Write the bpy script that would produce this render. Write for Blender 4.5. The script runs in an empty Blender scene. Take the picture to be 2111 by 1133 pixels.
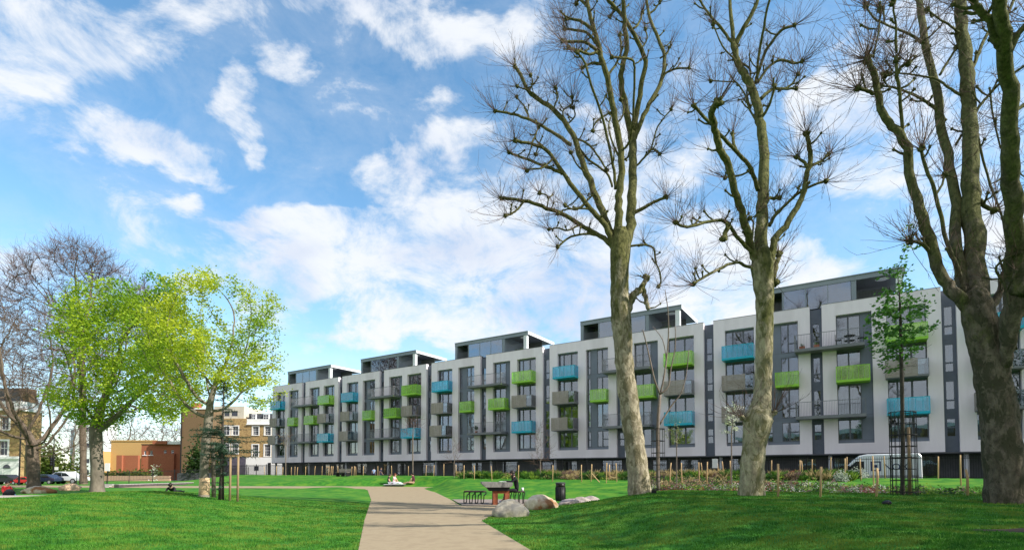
import bpy, bmesh, math, random
import numpy as np
from mathutils import Vector, Matrix, noise
S = bpy.context.scene
COL = S.collection
R = math.radians
rnd = random.Random(7)

# ------------------------------------------------------------ camera
F = 1080.0; PITCH = R(2.04); PPY = 933.5; EYE = 1.65
cam_data = bpy.data.cameras.new('camera'); cam = bpy.data.objects.new('camera', cam_data); COL.objects.link(cam)
cam.location = (0, 0, EYE); cam.rotation_euler = (math.pi/2 + PITCH, 0, 0)
cam_data.sensor_width = 36; cam_data.sensor_fit = 'HORIZONTAL'
cam_data.lens = 36*F/2111; cam_data.shift_y = (PPY-566.5)/2111
cam_data.clip_start = .1; cam_data.clip_end = 4000
S.camera = cam

# ------------------------------------------------------------ light
SUN_AZ = R(-22); SUN_EL = R(38)            # azimuth measured from +X towards +Y
sx, sy, sz = math.cos(SUN_AZ)*math.cos(SUN_EL), math.sin(SUN_AZ)*math.cos(SUN_EL), math.sin(SUN_EL)
sun = bpy.data.lights.new('sun', 'SUN'); sun.energy = 4.8; sun.angle = R(.5); sun.color = (1, .95, .86)
so = bpy.data.objects.new('sun', sun); COL.objects.link(so)
so.rotation_euler = Vector((sx, sy, sz)).to_track_quat('Z', 'Y').to_euler()
S.view_settings.view_transform = 'Standard'; S.view_settings.look = 'None'
S.view_settings.gamma = 1; S.view_settings.exposure = .62
S.view_settings.use_curve_mapping = False

def pdir(px, py):
    u = (px-1055.5)/F; v = (PPY-py)/F
    return Vector((u, math.cos(PITCH)-v*math.sin(PITCH), math.sin(PITCH)+v*math.cos(PITCH)))
def at(px, py, Y):
    d = pdir(px, py)
    return Vector((0, 0, EYE)) + d*(Y/d.y)

W = bpy.data.worlds.new('World'); S.world = W; W.use_nodes = True
nt = W.node_tree; N = nt.nodes; L = nt.links; N.clear()
def nd(t, **k):
    n = N.new(t)
    for a, b in k.items(): setattr(n, a, b)
    return n
def mth(op, a, b=None, c=None, clamp=False):
    n = nd('ShaderNodeMath', operation=op); n.use_clamp = clamp
    for i, x in enumerate((a, b, c)):
        if x is None: continue
        if isinstance(x, (int, float)): n.inputs[i].default_value = x
        else: L.new(x, n.inputs[i])
    return n.outputs[0]
sky = nd('ShaderNodeTexSky', sky_type='NISHITA'); sky.sun_disc = False
sky.sun_elevation = SUN_EL; sky.sun_rotation = math.pi/2 - SUN_AZ
sky.air_density = 1.0; sky.dust_density = .4; sky.ozone_density = 2.2
bg = nd('ShaderNodeBackground'); bg.inputs[1].default_value = .15
hs = nd('ShaderNodeHueSaturation'); hs.inputs['Hue'].default_value = .488; hs.inputs['Saturation'].default_value = 1.12; hs.inputs['Value'].default_value = 1.14
L.new(sky.outputs[0], hs.inputs['Color']); L.new(hs.outputs[0], bg.inputs[0])
tc = nd('ShaderNodeTexCoord'); sep = nd('ShaderNodeSeparateXYZ'); L.new(tc.outputs['Generated'], sep.inputs[0])
ymax = mth('MAXIMUM', sep.outputs[1], .05)
U = mth('DIVIDE', sep.outputs[0], ymax); V = mth('DIVIDE', sep.outputs[2], ymax)
mp = nd('ShaderNodeMapping'); mp.inputs['Scale'].default_value = (1, 1, 1.6); L.new(tc.outputs['Generated'], mp.inputs[0])
n1 = nd('ShaderNodeTexNoise'); n1.inputs['Scale'].default_value = 7.5; n1.inputs['Detail'].default_value = 11; n1.inputs['Roughness'].default_value = .66
n1.inputs['Distortion'].default_value = .35
L.new(mp.outputs[0], n1.inputs[0])
n2 = nd('ShaderNodeTexNoise'); n2.inputs['Scale'].default_value = 6.5; n2.inputs['Detail'].default_value = 9; L.new(mp.outputs[0], n2.inputs[0])
s2 = nd('ShaderNodeSeparateColor'); L.new(n2.outputs['Color'], s2.inputs[0])
U2 = mth('MULTIPLY_ADD', mth('SUBTRACT', s2.outputs[0], .5), .34, U)
V2 = mth('MULTIPLY_ADD', mth('SUBTRACT', s2.outputs[1], .5), .26, V)
cmb = nd('ShaderNodeCombineXYZ'); L.new(U2, cmb.inputs[0]); L.new(V2, cmb.inputs[1])
BLOBS = [(130,70,260,130,-4,1.15),(60,180,140,60,0,.7),(400,5,130,50,0,.7),(320,315,140,50,-10,.95),(420,365,90,38,-25,.8),(490,200,50,70,0,.85),(535,290,42,60,0,.85),
 (590,120,75,50,20,.75),(800,15,200,45,-5,.85),(960,50,150,65,0,.85),(1100,60,70,120,0,.6),(930,185,90,35,8,.45),(950,290,85,60,0,.9),(800,365,110,65,0,1.05),
 (1010,500,330,130,0,1.1),(690,470,170,40,0,.9),(1180,610,380,90,0,1.0),(830,590,330,85,0,1.0),(560,600,170,70,20,.6),(1480,600,260,120,0,1.05),
 (1790,300,190,120,0,1.0),(1740,210,130,60,0,.7),(1020,690,280,50,0,1.1),(400,540,190,70,10,.65),(20,570,150,90,0,.55),(1900,110,140,170,0,.6),
 (2040,450,170,170,0,.85),(1380,440,170,190,10,.9),(150,270,90,30,0,.4),(700,700,160,40,0,.6),(1230,290,120,90,0,.5),(1690,560,170,60,0,.8),(360,440,40,25,0,.7),(1880,230,80,60,0,.5)]
tot = None
for (px, py, rx, ry, rot, amp) in BLOBS:
    d = pdir(px, py)
    m = nd('ShaderNodeMapping', vector_type='TEXTURE')
    m.inputs['Location'].default_value = (d.x/d.y, d.z/d.y, 0)
    m.inputs['Rotation'].default_value = (0, 0, R(rot))
    m.inputs['Scale'].default_value = (rx*1.25/F, ry*1.25/F, 1)
    L.new(cmb.outputs[0], m.inputs[0])
    g = nd('ShaderNodeTexGradient', gradient_type='SPHERICAL'); L.new(m.outputs[0], g.inputs[0])
    tot = mth('MULTIPLY', g.outputs['Fac'], amp) if tot is None else mth('MULTIPLY_ADD', g.outputs['Fac'], amp, tot)
tot = mth('MINIMUM', tot, .54)
back = mth('MULTIPLY', mth('SUBTRACT', .35, sep.outputs[1], clamp=True), .85)    # unseen cloud cover behind the camera, thickened to light the facade
dens = mth('ADD', mth('ADD', tot, back), mth('MULTIPLY', mth('SUBTRACT', n1.outputs[0], .5), 2.5))
rmp = nd('ShaderNodeMapRange', interpolation_type='SMOOTHSTEP'); L.new(dens, rmp.inputs[0])
rmp.inputs[1].default_value = .02; rmp.inputs[2].default_value = .80
hz = nd('ShaderNodeMapRange', interpolation_type='SMOOTHSTEP'); L.new(sep.outputs[2], hz.inputs[0])     # pale air low over the horizon
hz.inputs[1].default_value = 0; hz.inputs[2].default_value = .42; hz.inputs[3].default_value = .22; hz.inputs[4].default_value = 0
veil = mth('MULTIPLY', mth('SUBTRACT', n1.outputs[0], .40, clamp=True), .75)    # thin cirrus
alpha = mth('MINIMUM', mth('ADD', mth('MAXIMUM', mth('MULTIPLY', rmp.outputs[0], .94), veil), hz.outputs[0]), 1.0)
n3 = nd('ShaderNodeTexNoise'); n3.inputs['Scale'].default_value = 4.5; n3.inputs['Detail'].default_value = 6; L.new(mp.outputs[0], n3.inputs[0])
sh = nd('ShaderNodeMapRange', interpolation_type='SMOOTHSTEP'); L.new(n3.outputs[0], sh.inputs[0]); sh.inputs[1].default_value = .46; sh.inputs[2].default_value = .68
sh.inputs[4].default_value = .8
cm = nd('ShaderNodeMix', data_type='RGBA'); L.new(sh.outputs[0], cm.inputs[0])
cm.inputs[6].default_value = (.63, .65, .68, 1); cm.inputs[7].default_value = (.45, .50, .61, 1)
bc = nd('ShaderNodeBackground'); L.new(cm.outputs[2], bc.inputs[0]); bc.inputs[1].default_value = 1.0
mx = nd('ShaderNodeMixShader'); L.new(alpha, mx.inputs[0]); L.new(bg.outputs[0], mx.inputs[1]); L.new(bc.outputs[0], mx.inputs[2])
wo = nd('ShaderNodeOutputWorld'); L.new(mx.outputs[0], wo.inputs[0])

# ------------------------------------------------------------ materials
MATS = {}
def mat(name, c1, c2=None, scale=5, rough=.8, bump=0, bscale=None, spec=.3, metal=0, detail=6, stretch=(1,1,1), contrast=(.35,.65), rand=0, c3=None, trans=0, coord='Object'):
    if name in MATS: return MATS[name]
    m = bpy.data.materials.new(name); m.use_nodes = True; t = m.node_tree; n = t.nodes; l = t.links
    p = n['Principled BSDF']; p.inputs['Roughness'].default_value = rough; p.inputs['Metallic'].default_value = metal
    p.inputs['Specular IOR Level'].default_value = spec
    tc = n.new('ShaderNodeTexCoord'); mp = n.new('ShaderNodeMapping'); mp.inputs['Scale'].default_value = stretch; l.new(tc.outputs[coord], mp.inputs[0])
    col = None
    if c2:
        nz = n.new('ShaderNodeTexNoise'); nz.inputs['Scale'].default_value = scale; nz.inputs['Detail'].default_value = detail; nz.inputs['Roughness'].default_value = .62
        l.new(mp.outputs[0], nz.inputs[0])
        r = n.new('ShaderNodeValToRGB'); r.color_ramp.elements[0].position = contrast[0]; r.color_ramp.elements[1].position = contrast[1]
        r.color_ramp.elements[0].color = (*c1, 1); r.color_ramp.elements[1].color = (*c2, 1); l.new(nz.outputs[0], r.inputs[0]); col = r.outputs[0]
        if c3:
            nz3 = n.new('ShaderNodeTexNoise'); nz3.inputs['Scale'].default_value = scale*.31; nz3.inputs['Detail'].default_value = 5; l.new(mp.outputs[0], nz3.inputs[0])
            r3 = n.new('ShaderNodeValToRGB'); r3.color_ramp.elements[0].position = .47; r3.color_ramp.elements[1].position = .6; l.new(nz3.outputs[0], r3.inputs[0])
            mm = n.new('ShaderNodeMix'); mm.data_type = 'RGBA'; l.new(r3.outputs[0], mm.inputs[0]); l.new(col, mm.inputs[6]); mm.inputs[7].default_value = (*c3, 1); col = mm.outputs[2]
    else:
        rg = n.new('ShaderNodeRGB'); rg.outputs[0].default_value = (*c1, 1); col = rg.outputs[0]
    if rand:
        oi = n.new('ShaderNodeObjectInfo'); mr = n.new('ShaderNodeMapRange'); l.new(oi.outputs['Random'], mr.inputs[0]); mr.inputs[3].default_value = 1-rand; mr.inputs[4].default_value = 1+rand
        h = n.new('ShaderNodeHueSaturation'); l.new(mr.outputs[0], h.inputs['Value']); l.new(col, h.inputs['Color']); col = h.outputs[0]
    l.new(col, p.inputs['Base Color'])
    if bump:
        nb = n.new('ShaderNodeTexNoise'); nb.inputs['Scale'].default_value = bscale or scale*2; nb.inputs['Detail'].default_value = 8; l.new(mp.outputs[0], nb.inputs[0])
        b = n.new('ShaderNodeBump'); b.inputs['Strength'].default_value = min(1, bump*4); b.inputs['Distance'].default_value = bump; l.new(nb.outputs[0], b.inputs['Height']); l.new(b.outputs[0], p.inputs['Normal'])
    if trans:
        tr = n.new('ShaderNodeBsdfTranslucent'); l.new(col, tr.inputs[0]); ms = n.new('ShaderNodeMixShader'); ms.inputs[0].default_value = trans
        l.new(p.outputs[0], ms.inputs[1]); l.new(tr.outputs[0], ms.inputs[2]); l.new(ms.outputs[0], n['Material Output'].inputs[0])
    MATS[name] = m; return m
def leafmat(name, a, b, c=None, scale=1.5, trans=.45, rough=.5):
    return mat(name, a, b, scale=scale, rough=rough, spec=.25, trans=trans, c3=c, contrast=(.4,.6))
def glassmat(name, tint, refl=.12, op=0.0, rough=.02):
    m = bpy.data.materials.new(name); m.use_nodes = True; n = m.node_tree.nodes; l = m.node_tree.links; n.clear()
    t = n.new('ShaderNodeBsdfTransparent'); t.inputs[0].default_value = (*((x**.45 for x in tint) if op else tint), 1)
    g = n.new('ShaderNodeBsdfGlossy'); g.inputs['Roughness'].default_value = rough; g.inputs['Color'].default_value = (.9,.95,1,1)
    fr = n.new('ShaderNodeFresnel'); fr.inputs[0].default_value = 1.5
    ad = n.new('ShaderNodeMath'); ad.operation = 'ADD'; ad.use_clamp = True; l.new(fr.outputs[0], ad.inputs[0]); ad.inputs[1].default_value = refl
    nz = n.new('ShaderNodeTexNoise'); nz.inputs['Scale'].default_value = .8; bp = n.new('ShaderNodeBump'); bp.inputs['Distance'].default_value = .01; bp.inputs['Strength'].default_value = .3
    tcn = n.new('ShaderNodeTexCoord'); l.new(tcn.outputs['Object'], nz.inputs[0]); l.new(nz.outputs[0], bp.inputs['Height']); l.new(bp.outputs[0], g.inputs['Normal'])
    m1 = n.new('ShaderNodeMixShader'); l.new(ad.outputs[0], m1.inputs[0]); l.new(t.outputs[0], m1.inputs[1]); l.new(g.outputs[0], m1.inputs[2])
    last = m1
    if op:
        d = n.new('ShaderNodeBsdfDiffuse'); d.inputs[0].default_value = (*tint, 1)
        tl = n.new('ShaderNodeBsdfTranslucent'); tl.inputs[0].default_value = (*tint, 1)
        m0 = n.new('ShaderNodeMixShader'); m0.inputs[0].default_value = .4; l.new(d.outputs[0], m0.inputs[1]); l.new(tl.outputs[0], m0.inputs[2])
        m2 = n.new('ShaderNodeMixShader'); m2.inputs[0].default_value = op; l.new(m1.outputs[0], m2.inputs[1]); l.new(m0.outputs[0], m2.inputs[2]); last = m2
    o = n.new('ShaderNodeOutputMaterial'); l.new(last.outputs[0], o.inputs[0]); MATS[name] = m; return m

# ------------------------------------------------------------ mesh helpers
class MB:
    def __init__(s): s.v = []; s.f = []; s.mi = []
    def face(s, pts, mi=0):
        b = len(s.v); s.v += [tuple(p) for p in pts]; s.f.append(tuple(range(b, b+len(pts)))); s.mi.append(mi); return s
    def box(s, x0, x1, y0, y1, z0, z1, mi=0):
        b = len(s.v); s.v += [(x,y,z) for z in (z0,z1) for y in (y0,y1) for x in (x0,x1)]
        for f in ((0,2,3,1),(4,5,7,6),(0,1,5,4),(2,6,7,3),(0,4,6,2),(1,3,7,5)): s.f.append(tuple(b+i for i in f)); s.mi.append(mi)
        return s
    def bar(s, a, b_, w, h=None, mi=0):      # square bar between two points
        a = Vector(a); b_ = Vector(b_); h = h or w; d = (b_-a).normalized(); up = Vector((0,0,1)) if abs(d.z) < .9 else Vector((1,0,0))
        x = d.cross(up).normalized()*w/2; y = d.cross(x).normalized()*h/2; b = len(s.v)
        for p in (a, b_):
            for q in (-x-y, x-y, x+y, -x+y): s.v.append(tuple(p+q))
        for f in ((0,1,2,3),(7,6,5,4),(0,4,5,1),(1,5,6,2),(2,6,7,3),(3,7,4,0)): s.f.append(tuple(b+i for i in f)); s.mi.append(mi)
        return s
    def tube(s, pts, rad, n=6, mi=0, lump=0, cap=True):
        pts = [Vector(p) for p in pts]
        if len(pts) < 2: return s
        b = len(s.v); T0 = (pts[1]-pts[0]).normalized(); up = Vector((0,0,1)) if abs(T0.z) < .9 else Vector((1,0,0)); x = T0.cross(up).normalized()
        for i, p in enumerate(pts):
            T = (pts[min(i+1, len(pts)-1)]-pts[max(i-1, 0)])
            if T.length < 1e-9: T = T0
            T.normalize(); x = x - T*x.dot(T)
            if x.length < 1e-6: x = T.orthogonal()
            x.normalize(); y = T.cross(x)
            for k in range(n):
                a = 2*math.pi*k/n; q = x*math.cos(a)+y*math.sin(a); r = rad[i]
                if lump: r *= 1+lump*noise.noise(Vector(p+q*r)*1.7/max(.25, r*2))+lump*.5*noise.noise(Vector(p+q*r)*6)
                s.v.append(tuple(p+q*r))
        for i in range(len(pts)-1):
            for k in range(n):
                s.f.append((b+i*n+k, b+i*n+(k+1)%n, b+(i+1)*n+(k+1)%n, b+(i+1)*n+k)); s.mi.append(mi)
        if cap:
            s.f.append(tuple(b+(len(pts)-1)*n+k for k in range(n))); s.mi.append(mi)
            s.f.append(tuple(b+n-1-k for k in range(n))); s.mi.append(mi)
        return s
    def blob(s, c, r, n=8, m=6, lump=.2, sc=(1,1,1), mi=0, seed=0):
        c = Vector(c); b = len(s.v); sd = Vector((seed*3.1, seed*1.7, 0))
        for i in range(m+1):
            th = math.pi*i/m
            for k in range(n):
                a = 2*math.pi*k/n; d = Vector((math.sin(th)*math.cos(a), math.sin(th)*math.sin(a), math.cos(th)))
                q = r*(1+lump*noise.noise(d*2.1+sd)*1.6); s.v.append((c.x+d.x*q*sc[0], c.y+d.y*q*sc[1], c.z+d.z*q*sc[2]))
        for i in range(m):
            for k in range(n): s.f.append((b+i*n+k, b+(i+1)*n+k, b+(i+1)*n+(k+1)%n, b+i*n+(k+1)%n)); s.mi.append(mi)
        return s
    def prism(s, prof, y0, y1, mi=0):        # outline in x,z extruded along y
        b = len(s.v); n = len(prof)
        s.v += [(x, y0, z) for x, z in prof] + [(x, y1, z) for x, z in prof]
        s.f.append(tuple(range(b, b+n))); s.f.append(tuple(range(b+2*n-1, b+n-1, -1))); s.mi += [mi, mi]
        for i in range(n): s.f.append((b+i, b+n+i, b+n+(i+1)%n, b+(i+1)%n)); s.mi.append(mi)
        return s
    def wall(s, x0, x1, z0, z1, holes, y0, y1, mi=0, mr=None):   # wall slab with rectangular holes and their reveals
        xs = sorted({x0, x1, *[h[0] for h in holes], *[h[1] for h in holes]}); zs = sorted({z0, z1, *[h[2] for h in holes], *[h[3] for h in holes]})
        ish = lambda a, b: any(h[0]-1e-6 < a < h[1]+1e-6 and h[2]-1e-6 < b < h[3]+1e-6 for h in holes)
        xs = [x for x in xs if x0 <= x <= x1]; zs = [z for z in zs if z0 <= z <= z1]; mr = mi if mr is None else mr
        for i in range(len(xs)-1):
            for j in range(len(zs)-1):
                a, b, c, d = xs[i], xs[i+1], zs[j], zs[j+1]
                if ish((a+b)/2, (c+d)/2): continue
                s.face([(a,y0,c),(b,y0,c),(b,y0,d),(a,y0,d)], mi); s.face([(a,y1,d),(b,y1,d),(b,y1,c),(a,y1,c)], mi)
        for (a, b, c, d) in holes:
            s.face([(a,y0,c),(a,y0,d),(a,y1,d),(a,y1,c)], mr); s.face([(b,y0,d),(b,y0,c),(b,y1,c),(b,y1,d)], mr)
            s.face([(a,y0,d),(b,y0,d),(b,y1,d),(a,y1,d)], mr); s.face([(b,y0,c),(a,y0,c),(a,y1,c),(b,y1,c)], mr)
        s.face([(x0,y0,z0),(x0,y0,z1),(x0,y1,z1),(x0,y1,z0)], mi); s.face([(x1,y0,z1),(x1,y0,z0),(x1,y1,z0),(x1,y1,z1)], mi)
        s.face([(x0,y0,z1),(x1,y0,z1),(x1,y1,z1),(x0,y1,z1)], mi); s.face([(x1,y0,z0),(x0,y0,z0),(x0,y1,z0),(x1,y1,z0)], mi)
        return s
    def mesh(s, name, mats, smooth=False, weld=False):
        me = bpy.data.meshes.new(name); me.from_pydata(s.v, [], s.f)
        for m in (mats if isinstance(mats, (list, tuple)) else [mats]): me.materials.append(m)
        if any(s.mi): me.polygons.foreach_set('material_index', s.mi)
        if smooth: me.polygons.foreach_set('use_smooth', [True]*len(me.polygons))
        if weld:
            bm = bmesh.new(); bm.from_mesh(me); bmesh.ops.remove_doubles(bm, verts=bm.verts, dist=1e-4); bm.to_mesh(me); bm.free()
        me.update(); return me
    def build(s, name, mats, parent=None, smooth=False, **k):
        o = obj(name, s.mesh(name, mats, smooth, k.pop('weld', False)), parent)
        if k: tag(o, **k)
        return o
def obj(name, data, parent=None, loc=None, rot=None):
    o = bpy.data.objects.new(name, data); COL.objects.link(o)
    if parent: o.parent = parent
    if loc is not None: o.location = loc
    if rot is not None: o.rotation_euler = rot
    return o
def tag(o, label=None, cat=None, group=None, kind=None):
    if label: o['label'] = label
    if cat: o['category'] = cat
    if group: o['group'] = group
    if kind: o['kind'] = kind
    return o
def thing(name, label, cat, loc=(0,0,0), rz=0, group=None):
    o = bpy.data.objects.new(name, None); COL.objects.link(o); o.location = loc; o.rotation_euler = (0, 0, rz); o.empty_display_size = .3
    return tag(o, label, cat, group)
def copy_tree(o, parent=None, label=None):
    c = o.copy(); COL.objects.link(c)
    if parent: c.parent = parent
    if label: c['label'] = label
    for ch in list(o.children): copy_tree(ch, c)
    return c
def bevel(o, w, seg=2):
    m = o.modifiers.new('bevel', 'BEVEL'); m.width = w; m.segments = seg; m.limit_method = 'ANGLE'; m.angle_limit = R(40); return o

# ------------------------------------------------------------ terrain
def sstep(t): t = np.clip(t, 0, 1); return t*t*(3-2*t)
def seg_dist(P, poly):
    X, Y = P; d = np.full(X.shape, 1e9); ins = np.zeros(X.shape, bool); n = len(poly)
    for i in range(n):
        (x0, y0), (x1, y1) = poly[i], poly[(i+1) % n]; dx, dy = x1-x0, y1-y0
        t = np.clip(((X-x0)*dx+(Y-y0)*dy)/(dx*dx+dy*dy), 0, 1)
        d = np.minimum(d, np.hypot(X-x0-t*dx, Y-y0-t*dy))
        c = ((y0 > Y) != (y1 > Y)) & (X < dx*(Y-y0)/(dy if abs(dy) > 1e-9 else 1e-9)+x0); ins ^= c
    return np.where(ins, 0, d)
FO = Vector((-39.5, 86.05, 0)); FD = Vector((.8390, -.5442, 0)); FN = Vector((.5442, .8390, 0)); FROT = math.atan2(-.5442, .8390)
PATH = [(2.3,-10),(4.9,-10),(2.8-.215*11,11),(-1.03,17.8),(-.85,19.3),(-.35,21),(.2,23.5),(1.0,26.2),(-2.6,26.2),(-3.75,31.8),(-6.3,43),(-8.2,49),(-8.1,50.6),(-7.6,51.2),(-9,52),(-14,53),(-30,54),(-62,58),
        (-62,52),(-30,50.0),(-15.5,49.2),(-13.6,48.4),(-12.8,46.6),(-.25-.26*31,31),(-5.05,18)]
PLAT = [(-3.75,31.8),(1.9,31.8),(1.9,26.2),(-2.6,26.2)]
FLAT = [(-3.7,32),(1.8,32.5),(3.4,31.5),(2.6,28.5),(1.2,25),(-.4,21.5),(-2,22)]
RIDGE = [(-2,25.5),(5.2,24),(8,23),(12,20.5),(17,17.5),(24,15),(60,4)]
def wdist(X, Y): return -((X-FO.x)*FN.x+(Y-FO.y)*FN.y)
def terrain_np(X, Y):
    P = (X, Y); d = np.minimum(np.minimum(seg_dist(P, PATH), seg_dist(P, PLAT)), seg_dist(P, FLAT)); w = wdist(X, Y)
    left = X < (-1.5-.24*Y)
    zl = .74*sstep(d/12)*(1-sstep((Y-25.2)/10))*(1-.55*sstep((-X-17)/9))
    ry = np.interp(X, [p[0] for p in RIDGE], [p[1] for p in RIDGE])
    zr = .84*sstep(d/6.5) - .018*np.clip(ry-Y, 0, 12) - .30*sstep((Y-ry)/4)
    zr = np.where(zr < 0, 0, zr)
    zn = np.where(left, zl, zr)
    zb = 1.25*np.clip((24-w)/15.5, 0, 1)*sstep((X+52)/13)
    zb = zb*sstep(d/2.8+.05); pz = .20*sstep((Y-44)/10)*(w > 7.6)
    k = .12; h = np.clip(.5+.5*(zb-zn)/k, 0, 1); z = zn*(1-h)+zb*h+k*h*(1-h)*sstep(d/3)
    z = z + .015*np.sin(X*1.3+Y*.7)*np.cos(Y*1.1-X*.4)*sstep(d/3)
    st = sstep((8-w)/.5); z = z*(1-st)+np.where(X < -40, .15, .45)*st
    z = z*(1-sstep((np.hypot(X, Y-40)-140)/60))
    return np.where(d <= 0, pz-.03, np.minimum(np.maximum(z, pz), pz+.02+d*.6))
def terrain(x, y): return float(terrain_np(np.array([float(x)]), np.array([float(y)]))[0])
def hit(px, py, y0=5, y1=110):
    d = pdir(px, py); Y = np.arange(y0, y1, .1); X = d.x/d.y*Y; Z = EYE+d.z/d.y*Y; T = terrain_np(X, Y); b = np.nonzero(Z <= T)[0]
    i = b[0] if len(b) else None
    if i is None: return None
    return Vector((X[i], Y[i], T[i]))
def onfence(px, w):       # point on the ray column px at distance w in front of the facade
    k = (px-1055.5)/F; Y = (w - (FO.x*FN.x+FO.y*FN.y))/(-(k*FN.x+FN.y)); X = k*Y
    return Vector((X, Y, terrain(X, Y)))

def axis(lo, hi, n0, n1, step):
    return sorted(set([lo*1.0] + [lo+(n0-lo)*(i/12) for i in range(12)] + list(np.arange(n0, n1, step)) + [n1+(hi-n1)*(i/12)**1.5 for i in range(13)]))
gx = np.array(axis(-1500, 1500, -75, 60, .45)); gy = np.array(axis(-700, 2500, -6, 100, .45))
GX, GY = np.meshgrid(gx, gy); GZ = terrain_np(GX.ravel(), GY.ravel())
nx, ny = len(gx), len(gy)
me = bpy.data.meshes.new('lawn'); vs = np.stack([GX.ravel(), GY.ravel(), GZ], 1)
idx = np.arange(nx*ny).reshape(ny, nx); q = np.stack([idx[:-1,:-1], idx[:-1,1:], idx[1:,1:], idx[1:,:-1]], -1).reshape(-1, 4)
me.from_pydata(vs.tolist(), [], q.tolist()); me.polygons.foreach_set('use_smooth', [True]*len(me.polygons))
grass = mat('lawn_grass', (.025,.125,.014), (.052,.19,.016), scale=2.6, contrast=(.42,.58), rough=.9, bump=.05, bscale=22, spec=.15, c3=(.09,.21,.02), detail=12)
me.materials.append(grass); tag(obj('lawn', me), kind='structure')

def drape(name, poly, dz, step, m, flat=None):
    xs = [p[0] for p in poly]; ys = [p[1] for p in poly]
    bm = bmesh.new(); vs_ = [bm.verts.new((x, y, 0)) for x, y in poly]; bm.faces.new(vs_)
    for a0, a1, nrm in ((min(xs), max(xs), (1,0,0)), (min(ys), max(ys), (0,1,0))):
        t = a0+step
        while t < a1:
            bmesh.ops.bisect_plane(bm, geom=bm.verts[:]+bm.edges[:]+bm.faces[:], plane_co=(t,t,0), plane_no=nrm); t += step
    bmesh.ops.triangulate(bm, faces=bm.faces[:])
    X = np.array([v.co.x for v in bm.verts]); Y = np.array([v.co.y for v in bm.verts]); Z = terrain_np(X, Y)
    if flat is not None: Z = flat(X, Y)
    for v, z in zip(bm.verts, Z): v.co.z = z+dz
    bm.normal_update()
    for f in bm.faces:
        if f.normal.z < 0: f.normal_flip()
    me = bpy.data.meshes.new(name); bm.to_mesh(me); bm.free(); me.materials.append(m)
    o = obj(name, me); tag(o, kind='structure'); return o
gravel = mat('path_gravel', (.29,.23,.15), (.325,.26,.172), scale=9, rough=.95, bump=.004, bscale=160, spec=.1, c3=(.28,.22,.145), detail=12)
def flatpoly(name, poly, z, m):
    mb = MB(); mb.face([(x, y, z) for x, y in poly]); o = mb.build(name, m); tag(o, kind='structure')
    if o.data.polygons[0].normal.z < 0:
        o.data.flip_normals()
    return o
drape('path', PATH, 0, 1.0, gravel, lambda X, Y: .20*sstep((Y-44)/10))
flatpoly('paved_terrace', [(-3.62,31.7),(1.8,31.7),(1.8,26.3),(-2.5,26.3)], .006, mat('terrace_paving', (.20,.16,.14), (.27,.22,.19), scale=4, rough=.9, bump=.003, bscale=60))
# street between the railings and the block
mb = MB(); a = FO+FD*-6+FN*-7.3; b = FO+FD*120+FN*-7.3; c = FO+FD*120+FN*1.0; d_ = FO+FD*-6+FN*1.0
mb.face([(*a[:2], .47), (*b[:2], .47), (*c[:2], .47), (*d_[:2], .47)]); mb.build('road', mat('asphalt', (.05,.05,.052), (.07,.07,.07), scale=8, rough=.9), kind='structure')
mb = MB()
for s_, e_ in ((-6, 120),):
    p, q_ = FO+FD*s_+FN*-2.2, FO+FD*e_+FN*-2.2; mb.bar((p.x,p.y,.53), (q_.x,q_.y,.53), .15, .12)
mb.build('kerb', mat('kerb_stone', (.3,.29,.28), (.4,.39,.37), scale=6), kind='structure')
flatpoly('far_street', [(-140,62.5),(-62.5,62.5),(-45,64),(-42,95),(-40,112),(-140,112)], .19, MATS['asphalt'])
# ------------------------------------------------------------ apartment block
ZB = .45
m_white = mat('pale_render', (.83,.745,.785), (.88,.795,.835), scale=1.1, rough=.75, bump=.003, bscale=30, detail=10, stretch=(1.6,1,.35), c3=(.77,.69,.725))
m_grey = mat('grey_blue_cladding', (.13,.155,.20), (.16,.185,.235), scale=.7, rough=.45, spec=.5, rand=.10)
m_dgrey = mat('dark_cladding', (.075,.09,.13), (.10,.115,.155), scale=.9, rough=.5, spec=.5)
m_frame = mat('window_frame_grey', (.085,.095,.115), rough=.4, spec=.5)
m_glass = glassmat('window_glass', (.50,.58,.63), .15)
m_pglass = glassmat('penthouse_glass', (.30,.45,.56), .20)
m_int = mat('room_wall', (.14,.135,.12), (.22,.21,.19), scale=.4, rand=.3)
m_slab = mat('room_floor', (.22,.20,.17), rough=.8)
m_curt = mat('curtain_cloth', (.55,.57,.54), (.70,.72,.69), scale=3, stretch=(6,6,.3), rough=.9, rand=.35)
m_curg = mat('green_curtain', (.10,.20,.12), (.16,.28,.18), scale=3, stretch=(6,6,.3), rough=.9, rand=.3)
m_teal = glassmat('teal_panel', (.02,.74,.96), .10, .20, .1)
m_green = glassmat('lime_panel', (.60,.99,.10), .08, .20, .1)
m_clear = glassmat('clear_balcony_glass', (.62,.72,.74), .10)
m_tealf = mat('teal_metal', (.015,.42,.56), rough=.4); m_greenf = mat('lime_metal', (.30,.60,.05), rough=.4)
m_steel = mat('balcony_steel', (.17,.175,.185), (.20,.205,.215), scale=3, rough=.5)
m_wood = mat('weathered_timber', (.28,.235,.20), (.46,.405,.355), scale=7, rough=.85, stretch=(.35,1,5), bump=.004, rand=.08)
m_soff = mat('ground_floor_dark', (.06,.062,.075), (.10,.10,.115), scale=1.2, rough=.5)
m_dark = mat('black_metal', (.012,.012,.014), rough=.5)

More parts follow.
